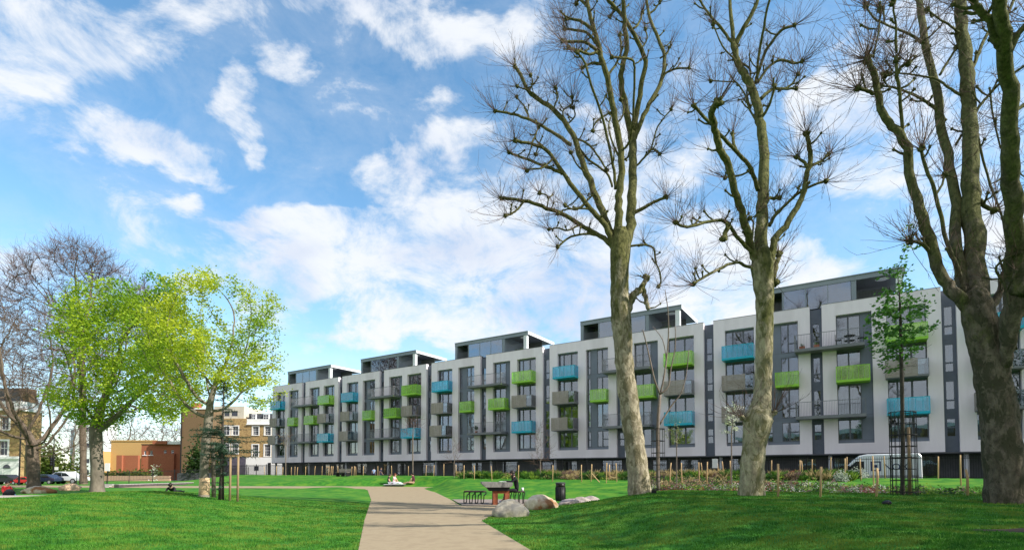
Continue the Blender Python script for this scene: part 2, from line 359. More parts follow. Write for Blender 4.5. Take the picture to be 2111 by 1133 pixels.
block = thing('apartment_block', 'long modern apartment block with white box frames, coloured balconies and rooftop penthouses', 'apartment block', (FO.x, FO.y, ZB), FROT)
CELLS = [(11.7,14.6),(8.9,11.7),(6.05,8.9),(4.0,6.05)]
COLS = [(1.0,3.45),(4.4,6.9),(9.675,12.125),(13.075,15.575)]
PER = 17.35; NP = 6
fr = MB()
hl = [(a, b, 4.0-ZB, 14.6-ZB) for a, b in COLS[:2]]
fr.wall(0, 7.8, 3.15-ZB, 15.65-ZB, hl, 0, .45); fr.box(-.01, 7.81, -.015, .46, 15.65-ZB, 15.69-ZB, 1)
frame_me = fr.mesh('facade_frame', [m_white, m_steel])
# gap strip between frames
gs = MB(); gap_holes = []
for z0, z1 in CELLS: gap_holes += [(.20,.66,z0+.35-ZB,z0+.95-ZB) , (.20,.66,z0+1.05-ZB,z1-.42-ZB)]
gs.wall(-.0, .875, 3.15-ZB, 15.4-ZB, gap_holes, .32, .5)
for z0, z1 in CELLS: gs.box(.0, .875, .31, .325, z1-.05-ZB, z1-.02-ZB)
gap_me = gs.mesh('recess_strip', [m_dgrey])
gp = MB()
for a, b, c, d in gap_holes: gp.box(a, b, .40, .415, c, d)
gpane_me = gp.mesh('pane', [m_glass]); gp1 = [MB().box(a, b, .40, .415, c, d).mesh('pane', [m_glass]) for a, b, c, d in gap_holes]
def win_meshes(typ, h):
    f, p, ps = MB(), MB(), []; w = 2.5; g = .28; top = h-.12
    def fr_(x0, x1, z0, z1, t=.055):
        f.box(x0, x0+t, 0, .1, z0, z1); f.box(x1-t, x1, 0, .1, z0, z1); f.box(x0+t, x1-t, 0, .1, z0, z0+t); f.box(x0+t, x1-t, 0, .1, z1-t, z1)
        p.box(x0+t, x1-t, .04, .055, z0+t, z1-t); ps.append(MB().box(x0+t, x1-t, .04, .055, z0+t, z1-t).mesh('pane', [m_glass]))
    f.box(0, w, .02, .12, 0, g, 1); f.box(0, w, .02, .12, top, h, 1); f.box(0, w, .012, .02, g-.02, g)
    if typ == 'A':
        fr_(0, .62, g, top); fr_(.62, 1.55, g, top, .07); fr_(1.55, w, g, top, .07)
    elif typ == 'B':
        fr_(.0, .42, g, g+.75); fr_(.0, .42, g+.75, top); f.box(.42, 1.02, .02, .1, g, top, 1); f.box(1.02, 1.14, .012, .1, g, top, 1)
        fr_(1.14, 1.72, g, top); fr_(1.72, w, g, g+.8); fr_(1.72, w, g+.8, top)
    else:
        fr_(.0, .85, g, top, .06); fr_(.85, 1.7, g, top, .06); f.box(1.7, w, .02, .1, g, top, 1); f.box(1.68, 1.70, .012, .1, g, top, 0)
    return f.mesh('window', [m_frame, m_grey]), p.mesh('pane', [m_glass]), ps
WM = {}
for typ in 'ABC':
    for k, (z0, z1) in enumerate(CELLS): WM[typ, k] = win_meshes(typ, z1-z0)
def curtain_mesh(w, h):
    mb = MB(); n = int(w/.06); pts = [(i*.06, .03*math.sin(i*1.3)) for i in range(n+1)]
    for i in range(n): mb.face([(pts[i][0], pts[i][1], 0), (pts[i+1][0], pts[i+1][1], 0), (pts[i+1][0], pts[i+1][1], h), (pts[i][0], pts[i][1], h)])
    return mb.mesh('curtain', [m_curt])
CU = [curtain_mesh(w, 2.3) for w in (.4, .7, 1.1)]; CU += [c.copy() for c in CU]
for c in CU[3:]: c.materials[0] = m_curg
rail_cache = {}
def balcony_mesh(kind, w, b):
    key = (kind, round(w, 2), b)
    if key in rail_cache: return rail_cache[key]
    f = MB(); pn = MB(); H = 1.12
    t = .16 if kind != 'wide' else .24
    f.box(0, w, -b, .33, -.02, t-.02, 0)
    z0 = t-.02; kids = []
    if kind in ('teal', 'lime'):
        f.box(0, w, -b-.004, -b+.04, H+t-.05, H+t, 1); f.box(0, .04, -b+.04, .0, H+t-.05, H+t, 1); f.box(w-.04, w, -b+.04, .0, H+t-.05, H+t, 1)
        for x in (0, w-.04): f.box(x, x+.04, -b, -b+.04, z0, H+t-.05, 1)
        n = 6
        for i in range(1, n): f.box(w*i/n-.012, w*i/n+.012, -b+.002, -b+.035, z0, H+t-.05, 1)
        f.box(.001, w-.001, -b-.012, -b-.004, -.02, z0+.03, 1)
        pn.box(.04, w-.04, -b+.012, -b+.02, z0, H+t-.05); pn.box(.012, .02, -b+.04, .0, z0, H+t-.05); pn.box(w-.02, w-.012, -b+.04, .0, z0, H+t-.05)
        m1 = {'teal': m_tealf, 'lime': m_greenf}[kind]; m2 = {'teal': m_teal, 'lime': m_green}[kind]
        res = (f.mesh('balcony', [m1, m1]), [('panel', pn.mesh('panel', [m2]))])
    elif kind == 'timber':
        ws = w*.74; sl = MB(); z = z0-.1
        while z < H+t+.08: sl.box(-.02, ws, -b-.03, -b-.005, z, z+.085); sl.box(-.03, -.005, -b, -.02, z, z+.085); z += .105
        f.box(.0, .05, -b, -b+.05, z0, H+t, 1); f.box(ws-.05, ws, -b, -b+.05, z0, H+t, 1); f.box(w-.04, w, -b, -b+.04, z0, H+t, 1); f.box(ws, w, -b, -b+.03, H+t, H+t+.04, 1)
        f.box(w-.04, w, -b+.04, 0, H+t, H+t+.04, 1)
        pn.box(ws, w-.04, -b+.012, -b+.02, z0, H+t); pn.box(w-.02, w-.012, -b+.04, 0, z0, H+t)
        res = (f.mesh('balcony', [m_steel, m_steel]), [('timber_screen', sl.mesh('timber_screen', [m_wood])), ('panel', pn.mesh('panel', [m_clear]))])
    else:
        br = MB(); f.box(0, w, -b, -b+.04, H+t, H+t+.04, 1); f.box(0, .04, -b+.04, 0, H+t, H+t+.04, 1); f.box(w-.04, w, -b+.04, 0, H+t, H+t+.04, 1)
        n = int(w/.11)
        for i in range(n+1): x = (w-.016)*i/n; br.box(x, x+.016, -b+.01, -b+.026, z0, H+t)
        for x in (.01, w-.026):
            for j in range(1, int(b/.11)): br.box(x, x+.016, -b+j*.11, -b+j*.11+.016, z0, H+t)
        res = (f.mesh('balcony', [m_steel, m_steel]), [('railing_bars', br.mesh('railing_bars', [m_steel]))])
    rail_cache[key] = res; return res
def balcony(x0, z, kind, w, b):
    me, kids = balcony_mesh(kind, w, b)
    o = obj('balcony', me, block, (x0, 0, z-ZB))
    for n_, k in kids:
        c_ = obj(n_, k, o)
        if n_ in ('railing_bars', 'timber_screen'): c_['kind'] = 'stuff'
for p in range(NP):
    s0 = p*PER
    for dx in (0, 8.675): obj('facade_frame', frame_me, block, (s0+dx, 0, 0))
    for dx in (7.8, 16.475):
        g_ = obj('recess_strip', gap_me, block, (s0+dx, 0, 0))
        if p in (2, 3, 4):
            for k_ in gp1: obj('pane', k_, g_)
        else: obj('small_panes', gpane_me, g_)['kind'] = 'stuff'
    for ci, (a, b) in enumerate(COLS):
        typ = 'ABCA'[ci]
        for k, (z0, z1) in enumerate(CELLS):
            fm, pm, pl_ = WM[typ, k]; o = obj('window', fm, block, (s0+a, .34, z0-ZB)); o.scale = ((b-a)/2.5, 1, 1)
            if 1 <= p <= 4:
                for k_ in pl_: obj('pane', k_, o)
            else: obj('small_panes', pm, o)['kind'] = 'stuff'
            for q in range(rnd.choice((0, 1, 2, 2))):
                cu = CU[rnd.choice((0,1,2,1,0,3,4))]; cc = obj('curtain', cu, o, (rnd.choice((.06, .9, 1.35)), .22, .28)); cc.scale = (1, 1, min(1, (z1-z0-.4)/2.3))
            if rnd.random() < .3:
                w_ = rnd.choice((.55, .85)); hh_ = rnd.uniform(.5, 1.5); MB().box(0, w_, 0, .01, 0, hh_).build('blind', m_curt, o).location = (rnd.choice((.65, 1.55)), .16, z1-z0-.14-hh_)
    a = [c[0] for c in COLS]
    balcony(s0+a[0]-.12, 11.7, 'teal', 2.62, .95)
    balcony(s0+a[0]-.12, 8.9, 'timber', 2.62, 1.0); balcony(s0+a[0]-.12, 6.05, 'timber', 2.62, 1.25)
    balcony(s0+5.15, 8.9, 'lime', 1.8, .7)
    balcony(s0+6.7, 11.7, 'wide', 4.9, 1.15); balcony(s0+6.7, 6.05, 'wide', 4.9, 1.15)
    balcony(s0+a[2]-.05, 8.9, 'lime', 2.3, .9)
    balcony(s0+a[3]-.12, 11.7, 'lime', 2.62, .95); balcony(s0+a[3]-.12, 8.9, 'timber', 2.62, .95); balcony(s0+a[3]-.12, 6.05, 'teal', 2.62, 1.0)
LEN = NP*PER
# rooms behind the glass, rear and roof
mb = MB()
for z in (3.75, 6.0, 8.8, 11.6, 14.6): mb.box(.02, LEN-.02, .5, 4.5, z-ZB, z-ZB+.2, 1)
mb.box(.02, LEN-.02, 4.5, 4.7, 3.15-ZB, 15.3-ZB, 0)
x = 0
for p in range(NP):
    for e in (0, 3.9, 8.2, 12.6, 16.9):
        xx = p*PER+e+(.03 if e == 0 else 0); mb.box(xx, xx+.12, .502, 4.5, 3.15-ZB, 15.2-ZB, 0)
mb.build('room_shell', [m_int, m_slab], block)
mb = MB(); mb.box(.01, LEN-.01, .52, 12, 15.25-ZB, 15.5-ZB); mb.box(.01, LEN-.01, 11.8, 12, 0, 15.25-ZB); mb.box(.012, .2, 4.7, 11.8, 0, 15.25-ZB); mb.box(LEN-.2, LEN-.012, .55, 11.8, 0, 15.25-ZB)
mb.box(.012, .2, .5, 4.5, 3.15-ZB, 15.25-ZB)
mb.build('roof', m_dgrey, block)
# recessed ground floor
mb = MB(); holes = []
for i in range(int(LEN/4.34)):
    x0 = i*4.34+.6
    if i % 3 == 0: holes += [(x0, x0+.75, .3, 2.35), (x0+1.0, x0+1.7, .3, 2.35)]
    elif i % 3 == 1: holes += [(x0+.4, x0+2.6, .15, 2.4)]
    else: holes += [(x0+1.6, x0+3.0, .9, 2.35)]
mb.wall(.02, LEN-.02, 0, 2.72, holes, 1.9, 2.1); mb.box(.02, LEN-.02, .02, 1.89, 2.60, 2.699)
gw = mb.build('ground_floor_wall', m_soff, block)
for h in holes:
    w_ = MB().box(h[0], h[1], 2.0, 2.015, h[2], h[3]).build('pane', m_glass, gw)
    if rnd.random() < .75:
        cc = obj('curtain', CU[rnd.choice((0,1,1,0))], gw, (h[0]+.02, 2.15, h[2])); cc.scale = (.9, 1, .85)
MB().box(.02, LEN-.02, 4.0, 4.1, 0, 2.7).build('inner_wall', m_int, block)
cyl = MB().tube([(0,0,0),(0,0,2.6)], [.16,.16], 12).mesh('column', [mat('column_paint', (.5,.5,.52), rough=.6)], True)
for i in range(int(LEN/8.675)+1):
    obj('column', cyl, block, (i*8.675+.4, .55, 0)); 
# penthouses
m_pgrey = mat('penthouse_zinc', (.20,.235,.27), (.25,.285,.32), scale=.5, rough=.45, spec=.5)
m_pside = mat('penthouse_white', (.72,.73,.74), (.78,.79,.80), scale=1)
RZ = 17.78-ZB; BZ = 15.5-ZB
for p in range(NP):
    s0 = p*PER+3.65
    mb = MB(); W_ = 10.75; y0 = .25
    mb.box(0, W_, y0, y0+.05, RZ-.42, RZ, 0); mb.box(0, W_, y0+.05, y0+6.3, RZ-.18, RZ-.02, 2); mb.box(W_-.05, W_+.002, y0+.05, y0+6.3, RZ-.34, RZ, 1)
    mb.box(0, .35, y0+.05, y0+6.2, BZ, RZ-.18, 0); mb.box(5.3+2.2-.35, 7.5, y0+.05, y0+5.5, BZ, RZ-.18, 0)
    mb.box(.35, 7.15, y0+2.6, y0+2.75, BZ, RZ-.18, 3); mb.box(7.5, 10.0, y0+4.5, y0+4.6, BZ, RZ-.18, 3)
    mb.box(-.0, W_, y0-.06, y0, RZ-.05, RZ+.03, 0)
    for x in (2.15, 3.85, 5.5): mb.box(x-.03, x+.03, y0+.04, y0+.1, BZ, RZ-.42, 0)
    mb.box(2.05, 2.15, y0+.05, y0+2.6, BZ, RZ-.18, 0)
    ph = mb.build('penthouse', [m_pgrey, m_pside, mat('soffit', (.16,.17,.18), rough=.5), m_int], block); ph.location = (s0, 0, 0)
    for x0_, x1_ in ((2.18,3.82),(3.88,5.47),(5.53,7.12)): MB().box(x0_, x1_, y0+.06, y0+.075, BZ, RZ-.43).build('pane', m_pglass, ph)
    MB().box(W_-.62, W_-.2, y0+.05, y0+.45, BZ, RZ-.19).build('corner_post', m_pside, ph)
    mb = MB().blob((9.3, y0+1.6, RZ-.22), .5, 14, 6, 0, (1,1,.1)); mb.build('ceiling_light', mat('lamp_white', (.8,.8,.8)), ph)
    rb = MB()
    for i in range(26): x = 7.55+i*.1; rb.box(x, x+.015, y0+.02, y0+.035, BZ, BZ+1.0)
    for i in range(17): x = .4+i*.1; rb.box(x, x+.015, y0+.02, y0+.035, BZ, BZ+1.0)
    rb.build('railing_bars', m_steel, ph)['kind'] = 'stuff'
    if p in (1, 2, 3, 4):
        wp = block.matrix_basis @ Vector((s0+8.6, 1.3, BZ)) if False else Vector((FO.x, FO.y, 0))+FD*(s0+8.9)+FN*1.3+Vector((0,0,15.5))
        PENT = globals().setdefault('PENT', []); PENT.append((p, wp))

# ------------------------------------------------------------ railings
def railing(name, label, pts, zb, h, step=2.4, gap=.12, vis=None):
    root = thing(name, label, 'railings', (pts[0].x, pts[0].y, zb[0]))
    total = (pts[1]-pts[0]).length; n = int(total/step); d = (pts[1]-pts[0])/n
    ang = math.atan2(d.y, d.x); w = d.length
    pb = MB(); k = int(w/gap)
    for i in range(1, k): x = w*i/k; pb.box(x-.009, x+.009, -.009, .009, .08, h-.03)
    pb.box(.02, w-.02, -.02, .02, .08, .12); pb.box(.02, w-.02, -.02, .02, h-.2, h-.165)
    pm = pb.mesh('railing_panel', [m_dark]); po = MB().box(-.03, .03, -.03, .03, -.3, h+.05).mesh('post', [m_dark])
    for i in range(n+1):
        z = zb[0]+(zb[1]-zb[0])*i/n
        q_ = pts[0]+d*i-pts[0]
        obj('post', po, root, (q_.x, q_.y, z-zb[0]), (0,0,ang))
        if i < n: o = obj('railing_panel', pm, root, (q_.x, q_.y, z-zb[0]), (0, -math.atan2((zb[1]-zb[0])/n, w), ang)); o['kind'] = 'stuff'
    return root
fa, fb = FO+FD*-3+FN*-8.1, FO+FD*104+FN*-8.1
railing('railings', 'long run of black vertical bar railings between the lawn and the apartment block', (Vector((fa.x,fa.y,0)), Vector((fb.x,fb.y,0))), (1.2, 1.2), 1.5)
# ------------------------------------------------------------ houses round the square
m_stock = mat('yellow_stock_brick', (.36,.24,.10), (.50,.35,.16), scale=9, rough=.9, c3=(.30,.19,.09), detail=10)
m_brown = mat('brown_brick', (.16,.10,.055), (.23,.15,.08), scale=9, rough=.9, detail=10)
m_red = mat('red_brick', (.30,.095,.05), (.42,.15,.08), scale=9, rough=.9, detail=10)
m_gold = mat('buff_brick', (.50,.30,.11), (.62,.40,.17), scale=9, rough=.9, detail=10)
m_stucco = mat('white_stucco', (.78,.77,.75), (.84,.83,.81), scale=.8, rough=.7)
m_slate = mat('slate', (.06,.065,.075), (.10,.105,.12), scale=6, rough=.6)
m_wfr = mat('white_sash_paint', (.75,.75,.75), rough=.4)
m_dglass = mat('dark_house_glass', (.03,.035,.05), rough=.06, spec=.8)
m_cream = mat('cream_render', (.52,.47,.38), (.60,.55,.46), scale=1.2, rough=.8)
class House:
    def __init__(s, name, label, cat, px0, px1, pyt, pyb, Y, m, depth=9, zb=None):
        s.Y = Y; s.X0 = at(px0, 950, Y).x; s.zb = at(px0, pyb, Y).z if zb is None else zb
        s.root = thing(name, label, cat, (s.X0, Y, s.zb)); s.w = at(px1, 950, Y).x-s.X0; s.h = at(px0, pyt, Y).z-s.zb; s.holes = []; s.m = m; s.depth = depth
    def P(s, px, py): return at(px, 950, s.Y).x-s.X0, at(px, py, s.Y).z-s.zb
    def win(s, px0, py0, px1, py1, nx=2, ny=2, surround=True, part='window', mf=None, sill=True, arch=False):
        x0, z1 = s.P(px0, py0); x1, z0 = s.P(px1, py1); s.holes.append((x0, x1, z0, z1)); mf = mf or m_wfr
        f = MB(); t = .07; f.box(x0, x0+t, .10, .16, z0, z1); f.box(x1-t, x1, .10, .16, z0, z1); f.box(x0+t, x1-t, .10, .16, z0, z0+t); f.box(x0+t, x1-t, .10, .16, z1-t, z1)
        for i in range(1, nx): x = x0+(x1-x0)*i/nx; f.box(x-.02, x+.02, .12, .155, z0+t, z1-t)
        for i in range(1, ny):
            z = z0+(z1-z0)*i/ny; e = .035 if i*2 == ny else .02; f.box(x0+t, x1-t, .117, .152, z-e, z+e)
        o = f.build(part, mf, s.root); MB().box(x0+t, x1-t, .16, .175, z0+t, z1-t).build('pane', m_dglass, o)
        if surround:
            b = .2; f = MB(); f.box(x0-b, x0, -.05, .02, z0, z1+b); f.box(x1, x1+b, -.05, .02, z0, z1+b); f.box(x0, x1, -.05, .02, z1, z1+b); f.build('surround', m_stucco, o)
        if sill: MB().box(x0-.2, x1+.2, -.12, .05, z0-.12, z0-.001).build('sill', m_stucco, o)
    def done(s, bands=()):
        mb = MB(); mb.wall(0, s.w, 0, s.h, s.holes, 0, .25); mb.box(0, s.w, .251, s.depth, 0, s.h-.01)
        mb.build('wall', s.m, s.root)
        for nm, py0, py1, pr, m in bands:
            z1 = s.P(0, py0)[1]; z0 = s.P(0, py1)[1]; MB().box(-.02, s.w+.02, -pr, .1, z0, z1).build(nm, m, s.root)
# far left villa
h = House('terraced_house', 'yellow brick house with white stucco ground floor and arched door, far left', 'house', -175, 39, 846, 1000, 65, m_stock, 3)
for dx in (0, -52, -104, -156):
    h.win(1+dx-2, 858, 16+dx, 885, 2, 2); h.win(0+dx-2, 908, 15+dx, 938, 2, 2)
for dx in (-52, -104): h.win(2+dx, 958, 17+dx, 985, 2, 2, False)
h.done()
st = MB(); z = h.P(0, 944)[1]
x0, x1 = h.P(7.5, 0)[0], h.P(24, 0)[0]; zt = h.P(0, 963)[1]
st.wall(-.03, h.w+.03, 0, z, [(x0, x1, .02, zt)]+[(h.P(2+dx, 0)[0], h.P(17+dx, 0)[0], h.P(0, 985)[1], h.P(0, 958)[1]) for dx in (-52,-104)], -.10, -.003)
st.build('stucco_front', m_stucco, h.root)
MB().box(-.05, h.w+.1, -.25, -.101, z-.1, z+.25).build('string_course', m_stucco, h.root)
o = MB().box(x0, x1, -.06, -.01, .02, zt-.02).build('door', mat('white_door', (.8,.8,.78), rough=.4), h.root)
mb = MB(); mb.face([((x0+x1)/2+math.cos(a)*(x1-x0)/2*.95, -.115, zt-.1+math.sin(a)*(x1-x0)/2) for a in [math.pi*i/12 for i in range(13)]]); mb.build('fanlight', m_dglass, o)
z = h.P(0, 846)[1]
MB().box(-.3, h.w+.3, -.35, h.depth, z, z+.35).build('cornice', m_stucco, h.root)
MB().box(-.1, h.w, .1, h.depth, z+.35, z+1.2).build('parapet', m_stucco, h.root)
mb = MB(); mb.prism([(-.1, z+1.2), (h.w-.4, z+1.2), (h.w-1.2, z+2.9), (-.1, z+2.9)], .6, 3); mb.build('mansard_roof', m_slate, h.root)
a, b = h.P(16, 795)[0], h.P(35, 795)[0]
MB().box(a, b, .8, 2.4, z+.5, h.P(0, 797)[1]).build('chimney', m_brown, h.root)
# modern white block
h = House('white_flats', 'white rendered modern flats with dark windows seen between the bare tree and the maple trunk', 'building', 152, 214, 868, 982, 125, mat('white_render', (.78,.79,.80), (.84,.85,.86), scale=.3), 4)
for y in (880, 913, 945, 968):
    h.win(168, y, 184, y+9, 2, 1, False, sill=False, mf=m_dark); h.win(196, y, 206, y+9, 1, 1, False, sill=False, mf=m_dark)
h.done([('eaves', 866, 869, .3, m_white)])
x = h.P(140, 0)[0]; MB().box(x, -.001, .5, 4, 0, h.P(0, 884)[1]).build('shaded_wing', mat('shaded_white_render', (.42,.47,.58), (.48,.53,.64), scale=.5), h.root)  # left part of the white flats, its bluish shade put into the colour
# brick low blocks
h = House('buff_brick_building', 'windowless buff brick building behind the low wall and street railing', 'building', 228, 322, 908, 990, 100, m_gold, 4)
h.done([('coping', 906.5, 909, .1, m_gold)])
x0, z0 = h.P(243, 935); x1 = 0
MB().box(h.P(216,0)[0], -.001, -2, 8, 0, h.P(0, 930)[1]).build('side_wing', m_gold, h.root)
h = House('red_brick_building', 'low red brick building with stepped parapet and small square windows', 'building', 291, 376, 915, 990, 96, m_red, 3)
for x in (296, 309): h.win(x, 928, x+5, 937, 2, 1, False, mf=m_wfr)
for x in (337, 352): h.win(x, 927, x+6, 936, 2, 2, False, mf=m_wfr)
h.win(351, 951, 357, 960, 2, 1, False)
h.win(332, 952, 340, 958, 2, 1, False, mf=mat('blue_awning', (.05,.12,.35)))
h.done([('coping', 914, 916, .08, m_brown)])
x0, x1 = h.P(318,0)[0], h.P(347,0)[0]; MB().box(x0, x1, -.6, 5, h.P(0,921)[1]-6.2 if False else h.P(0, 915)[1], h.P(0, 908)[1]).build('raised_parapet', m_red, h.root)
MB().box(h.P(347,0)[0]+.01, h.w, -.4, 5, h.P(0,915)[1], h.P(0,909)[1]).build('white_parapet', m_stucco, h.root)
MB().box(h.P(250,0)[0], h.P(261,0)[0], -1.2, -.3, 0, h.P(0,938)[1]).build('porch_block', m_red, h.root)
MB().box(h.P(261,0)[0]+.01, h.P(291,0)[0]-.01, -.8, -.3, 0, h.P(0,938)[1]).build('front_wing', m_red, h.root)
MB().box(h.P(320,0)[0], h.P(362,0)[0], -.5, -.01, 0, h.P(0,934)[1]).build('front_bay', m_red, h.root)
h = House('brown_brick_flank', 'tall windowless brown brick end wall beside the red brick building', 'building', 371, 436, 842, 985, 93, m_brown, 3)
h.done([('coping', 840, 843, .1, m_stucco)])
MB().tube([h.P(373.5,850)[0:1]+(-.12,)+h.P(373.5,850)[1:], h.P(373.5,980)[0:1]+(-.12,)+h.P(373.5,980)[1:]], [.09,.09], 8).build('drainpipe', m_dark, h.root)
MB().box(h.P(384,0)[0], h.P(396,0)[0], 1, 2.6, h.P(0,842)[1], h.P(0,828)[1]).build('chimney', m_red, h.root)
# cream topped yellow house and white house
h = House('yellow_brick_house', 'yellow brick house with cream attic storey and tall white framed windows', 'house', 432, 507, 862, 985, 108, m_stock, 9)
for x0, x1 in ((458, 473), (478, 491)):
    h.win(x0, 878, x1-1, 896, 2, 2); h.win(x0, 914, x1-1, 934, 3, 4)
h.done([])
z = h.P(0,862)[1]; r = h.root
at_ = MB(); at_.wall(.6, h.w-.7, z, z+2.6, [(h.P(459,0)[0], h.P(470,0)[0], z+.5, z+1.6), (h.P(474,0)[0], h.P(487,0)[0], z+.5, z+1.6)], .2, .4); at_.box(.6, h.w-.7, .401, 8, z, z+2.59); at_.build('attic_storey', m_cream, r)
for a, b in ((459,470),(474,487)): MB().box(h.P(a,0)[0], h.P(b,0)[0], .3, .34, z+.5, z+1.6).build('window', m_dglass, r)
MB().box(-.05, h.w-.02, -.12, -.003, 0, h.P(0, 941)[1]).build('shop_front', mat('dark_plum_render', (.08,.07,.10), (.12,.11,.14), scale=2), r)
MB().box(.2, h.P(470,0)[0], -.16, -.121, .4, h.P(0,950)[1]).build('shop_window', m_dglass, r)
h = House('white_fronted_house', 'narrow brick house with white stucco ground floor, white parapet and dormer windows', 'house', 507.5, 534.5, 873, 985, 108, m_stock, 9)
h.win(520, 879, 532, 896, 3, 4); h.win(520, 916, 532, 940, 3, 4)
h.done([('cornice', 873, 875, .25, m_stucco)])
def white_house_top(h, a, b):
    r = h.root; z = h.P(0,873)[1]
    MB().box(0, h.w, .0, .3, z, z+1.0).build('parapet', m_stucco, r)
    mb = MB(); mb.prism([(0, z+.9), (h.w, z+.9), (h.w, z+2.2), (0, z+2.2)], .8, 8); mb.build('mansard_roof', m_slate, r)
    d = MB().box(a, b, .5, .79, z+.9, z+2.1).build('dormer', m_wfr, r)
    for i in range(2):
        for j in range(2): MB().box(a+.12+(b-a-.2)/2*i, a+(b-a-.2)/2*(i+1), .48, .499, z+1.05+.5*j, z+1.45+.5*j).build('pane', m_dglass, d)
    x0, z0 = h.P(524, 975); mb = MB(); zt = h.P(0, 942)[1]
    mb.box(-.02, h.w+.02, -.10, -.003, 0, zt); mb.build('stucco_front', m_stucco, r)
white_house_top(h, h.P(515,0)[0], h.P(524,0)[0])
MB().box(h.P(525,0)[0], h.P(535,0)[0]-.1, -.13, -.101, h.P(0,969)[1], h.P(0,960)[1]).build('window', m_dglass, h.root)
tag(h.root, label='narrow house with white stucco ground floor, immediately right of the yellow brick house')
h = House('white_fronted_house', 'brick house with white stucco front and dark doorway, just left of the apartment block', 'house', 535, 620, 873, 985, 108, m_stock, 9)
for x in (544, 572, 600): h.win(x+1, 879, x+13, 896, 3, 4); h.win(x+1, 916, x+13, 940, 3, 4)
h.done([('cornice', 873, 875, .25, m_stucco)]); white_house_top(h, h.P(539,0)[0], h.P(551,0)[0])
MB().box(h.P(553,0)[0], h.P(559,0)[0], -.14, -.101, .1, h.P(0,953)[1]).build('door', m_dark, h.root)
MB().box(h.P(531,0)[0]+2, h.P(560,0)[0], 4, 7, h.P(0,860)[1], h.P(0,842)[1]).build('chimney', m_brown, h.root)
# other sides of the square, behind the camera, so that windows have something to mirror
def back_row(x0, y0, rz, n, label):
    for i in range(n):
        t = thing('terraced_house', label, 'house', (x0+math.cos(rz)*i*7.02, y0+math.sin(rz)*i*7.02, 0), rz, 'terraced houses on the near side of the square')
        mb = MB(); hs_ = [(x, x+1.1, z, z+1.9) for z in (1.2, 4.4, 7.6, 10.4) for x in (1, 3, 5)]
        mb.wall(0, 7, 0, 13, hs_, 0, .3, 0); mb.box(0, 7, .301, 9, 0, 12.9); mb.build('wall', m_stock if i % 3 else m_brown, t)
        mb = MB(); mb.box(0, 7, -.1, -.002, 3.4, 4.0); mb.box(0, 7, -.15, -.002, 12.2, 13.2); mb.build('cornice', m_stucco, t)
        mb = MB()
        for a, b, c, d in hs_: mb.box(a, b, .1, .14, c, d)
        mb.build('panes', m_dglass, t)['kind'] = 'stuff'
back_row(52, -55, math.pi, 18, 'brick terraced house across the square behind the viewer')

# ------------------------------------------------------------ low walls, signs, lamp posts, street railings at the left
wl = thing('low_stone_wall', 'low dark stone retaining wall along the far side of the path beside the maple trunk', 'wall', (0,0,0))
a, b = at(240, 1000, 50.3), at(395, 1000, 60.5)
wl.location = (a.x, a.y, 0)
MB().bar((0, 0, .12), (b.x-a.x, b.y-a.y, .12), .5, .62).build('wall_body', mat('dark_granite', (.07,.055,.06), (.11,.09,.09), scale=5), wl)
MB().bar((0, 0, .44), (b.x-a.x, b.y-a.y, .44), .56, .05).build('coping', mat('grey_coping', (.35,.33,.31), (.45,.42,.40), scale=5), wl)
sp = thing('steps', 'short flight of pale stone steps at the end of the low dark wall', 'steps', (at(217,0,50).x, 50.2, 0))
for i in range(4): MB().box(0, 1.0, i*.35, i*.35+.34, i*.13-.05, i*.13+.07).build('step', MATS['grey_coping'], sp)
def sheet_wall(name, label, cat, px0, px1, Y, pt, pb, m, cap=None, th=.3):
    a = at(px0, pb, Y); b = at(px1, pt, Y); t = thing(name, label, cat, (a.x, Y, a.z-1)); 
    MB().box(0, b.x-a.x, 0, th, 0, b.z-a.z+1).build('wall_body', m, t)
    if cap: MB().box(-.06, b.x-a.x+.06, -.06, th+.06, b.z-a.z+1, b.z-a.z+1.15).build('coping', cap, t)
    return t
sheet_wall('brick_garden_wall', 'yellow brick garden wall with white coping stones left of the maple trunk', 'wall', 120, 152, 72, 973, 1003, m_brown, m_stucco)
sheet_wall('long_street_wall', 'long low pale brick wall beyond the street railing', 'wall', 155, 350, 84, 980, 989, mat('pale_pink_brick', (.48,.30,.22), (.58,.38,.28), scale=6))
sheet_wall('dark_planter_wall', 'dark low wall under the yellow brick house beside the tall flank', 'wall', 365, 440, 84, 974, 984, m_soff)
ra, rb2 = at(158, 990, 60), at(512, 980, 79)
railing('street_railings', 'black street railings curving away left of the apartment block', (Vector((ra.x,ra.y,0)), Vector((rb2.x,rb2.y,0))), (.35, 1.1), 1.25, 2.6, .16)
m_sign = mat('sign_white', (.78,.78,.78), rough=.5)
p = at(220.5, 1000, 58); sg = thing('sign_board', 'small white notice board on a post right of the maple trunk', 'sign', (p.x, 58, 0))
MB().bar((0,0,0), (0,0,2.6), .08).build('post', m_dark, sg); MB().box(-.28, .28, -.05, -.0, 1.75, 2.62).build('board', m_sign, sg)
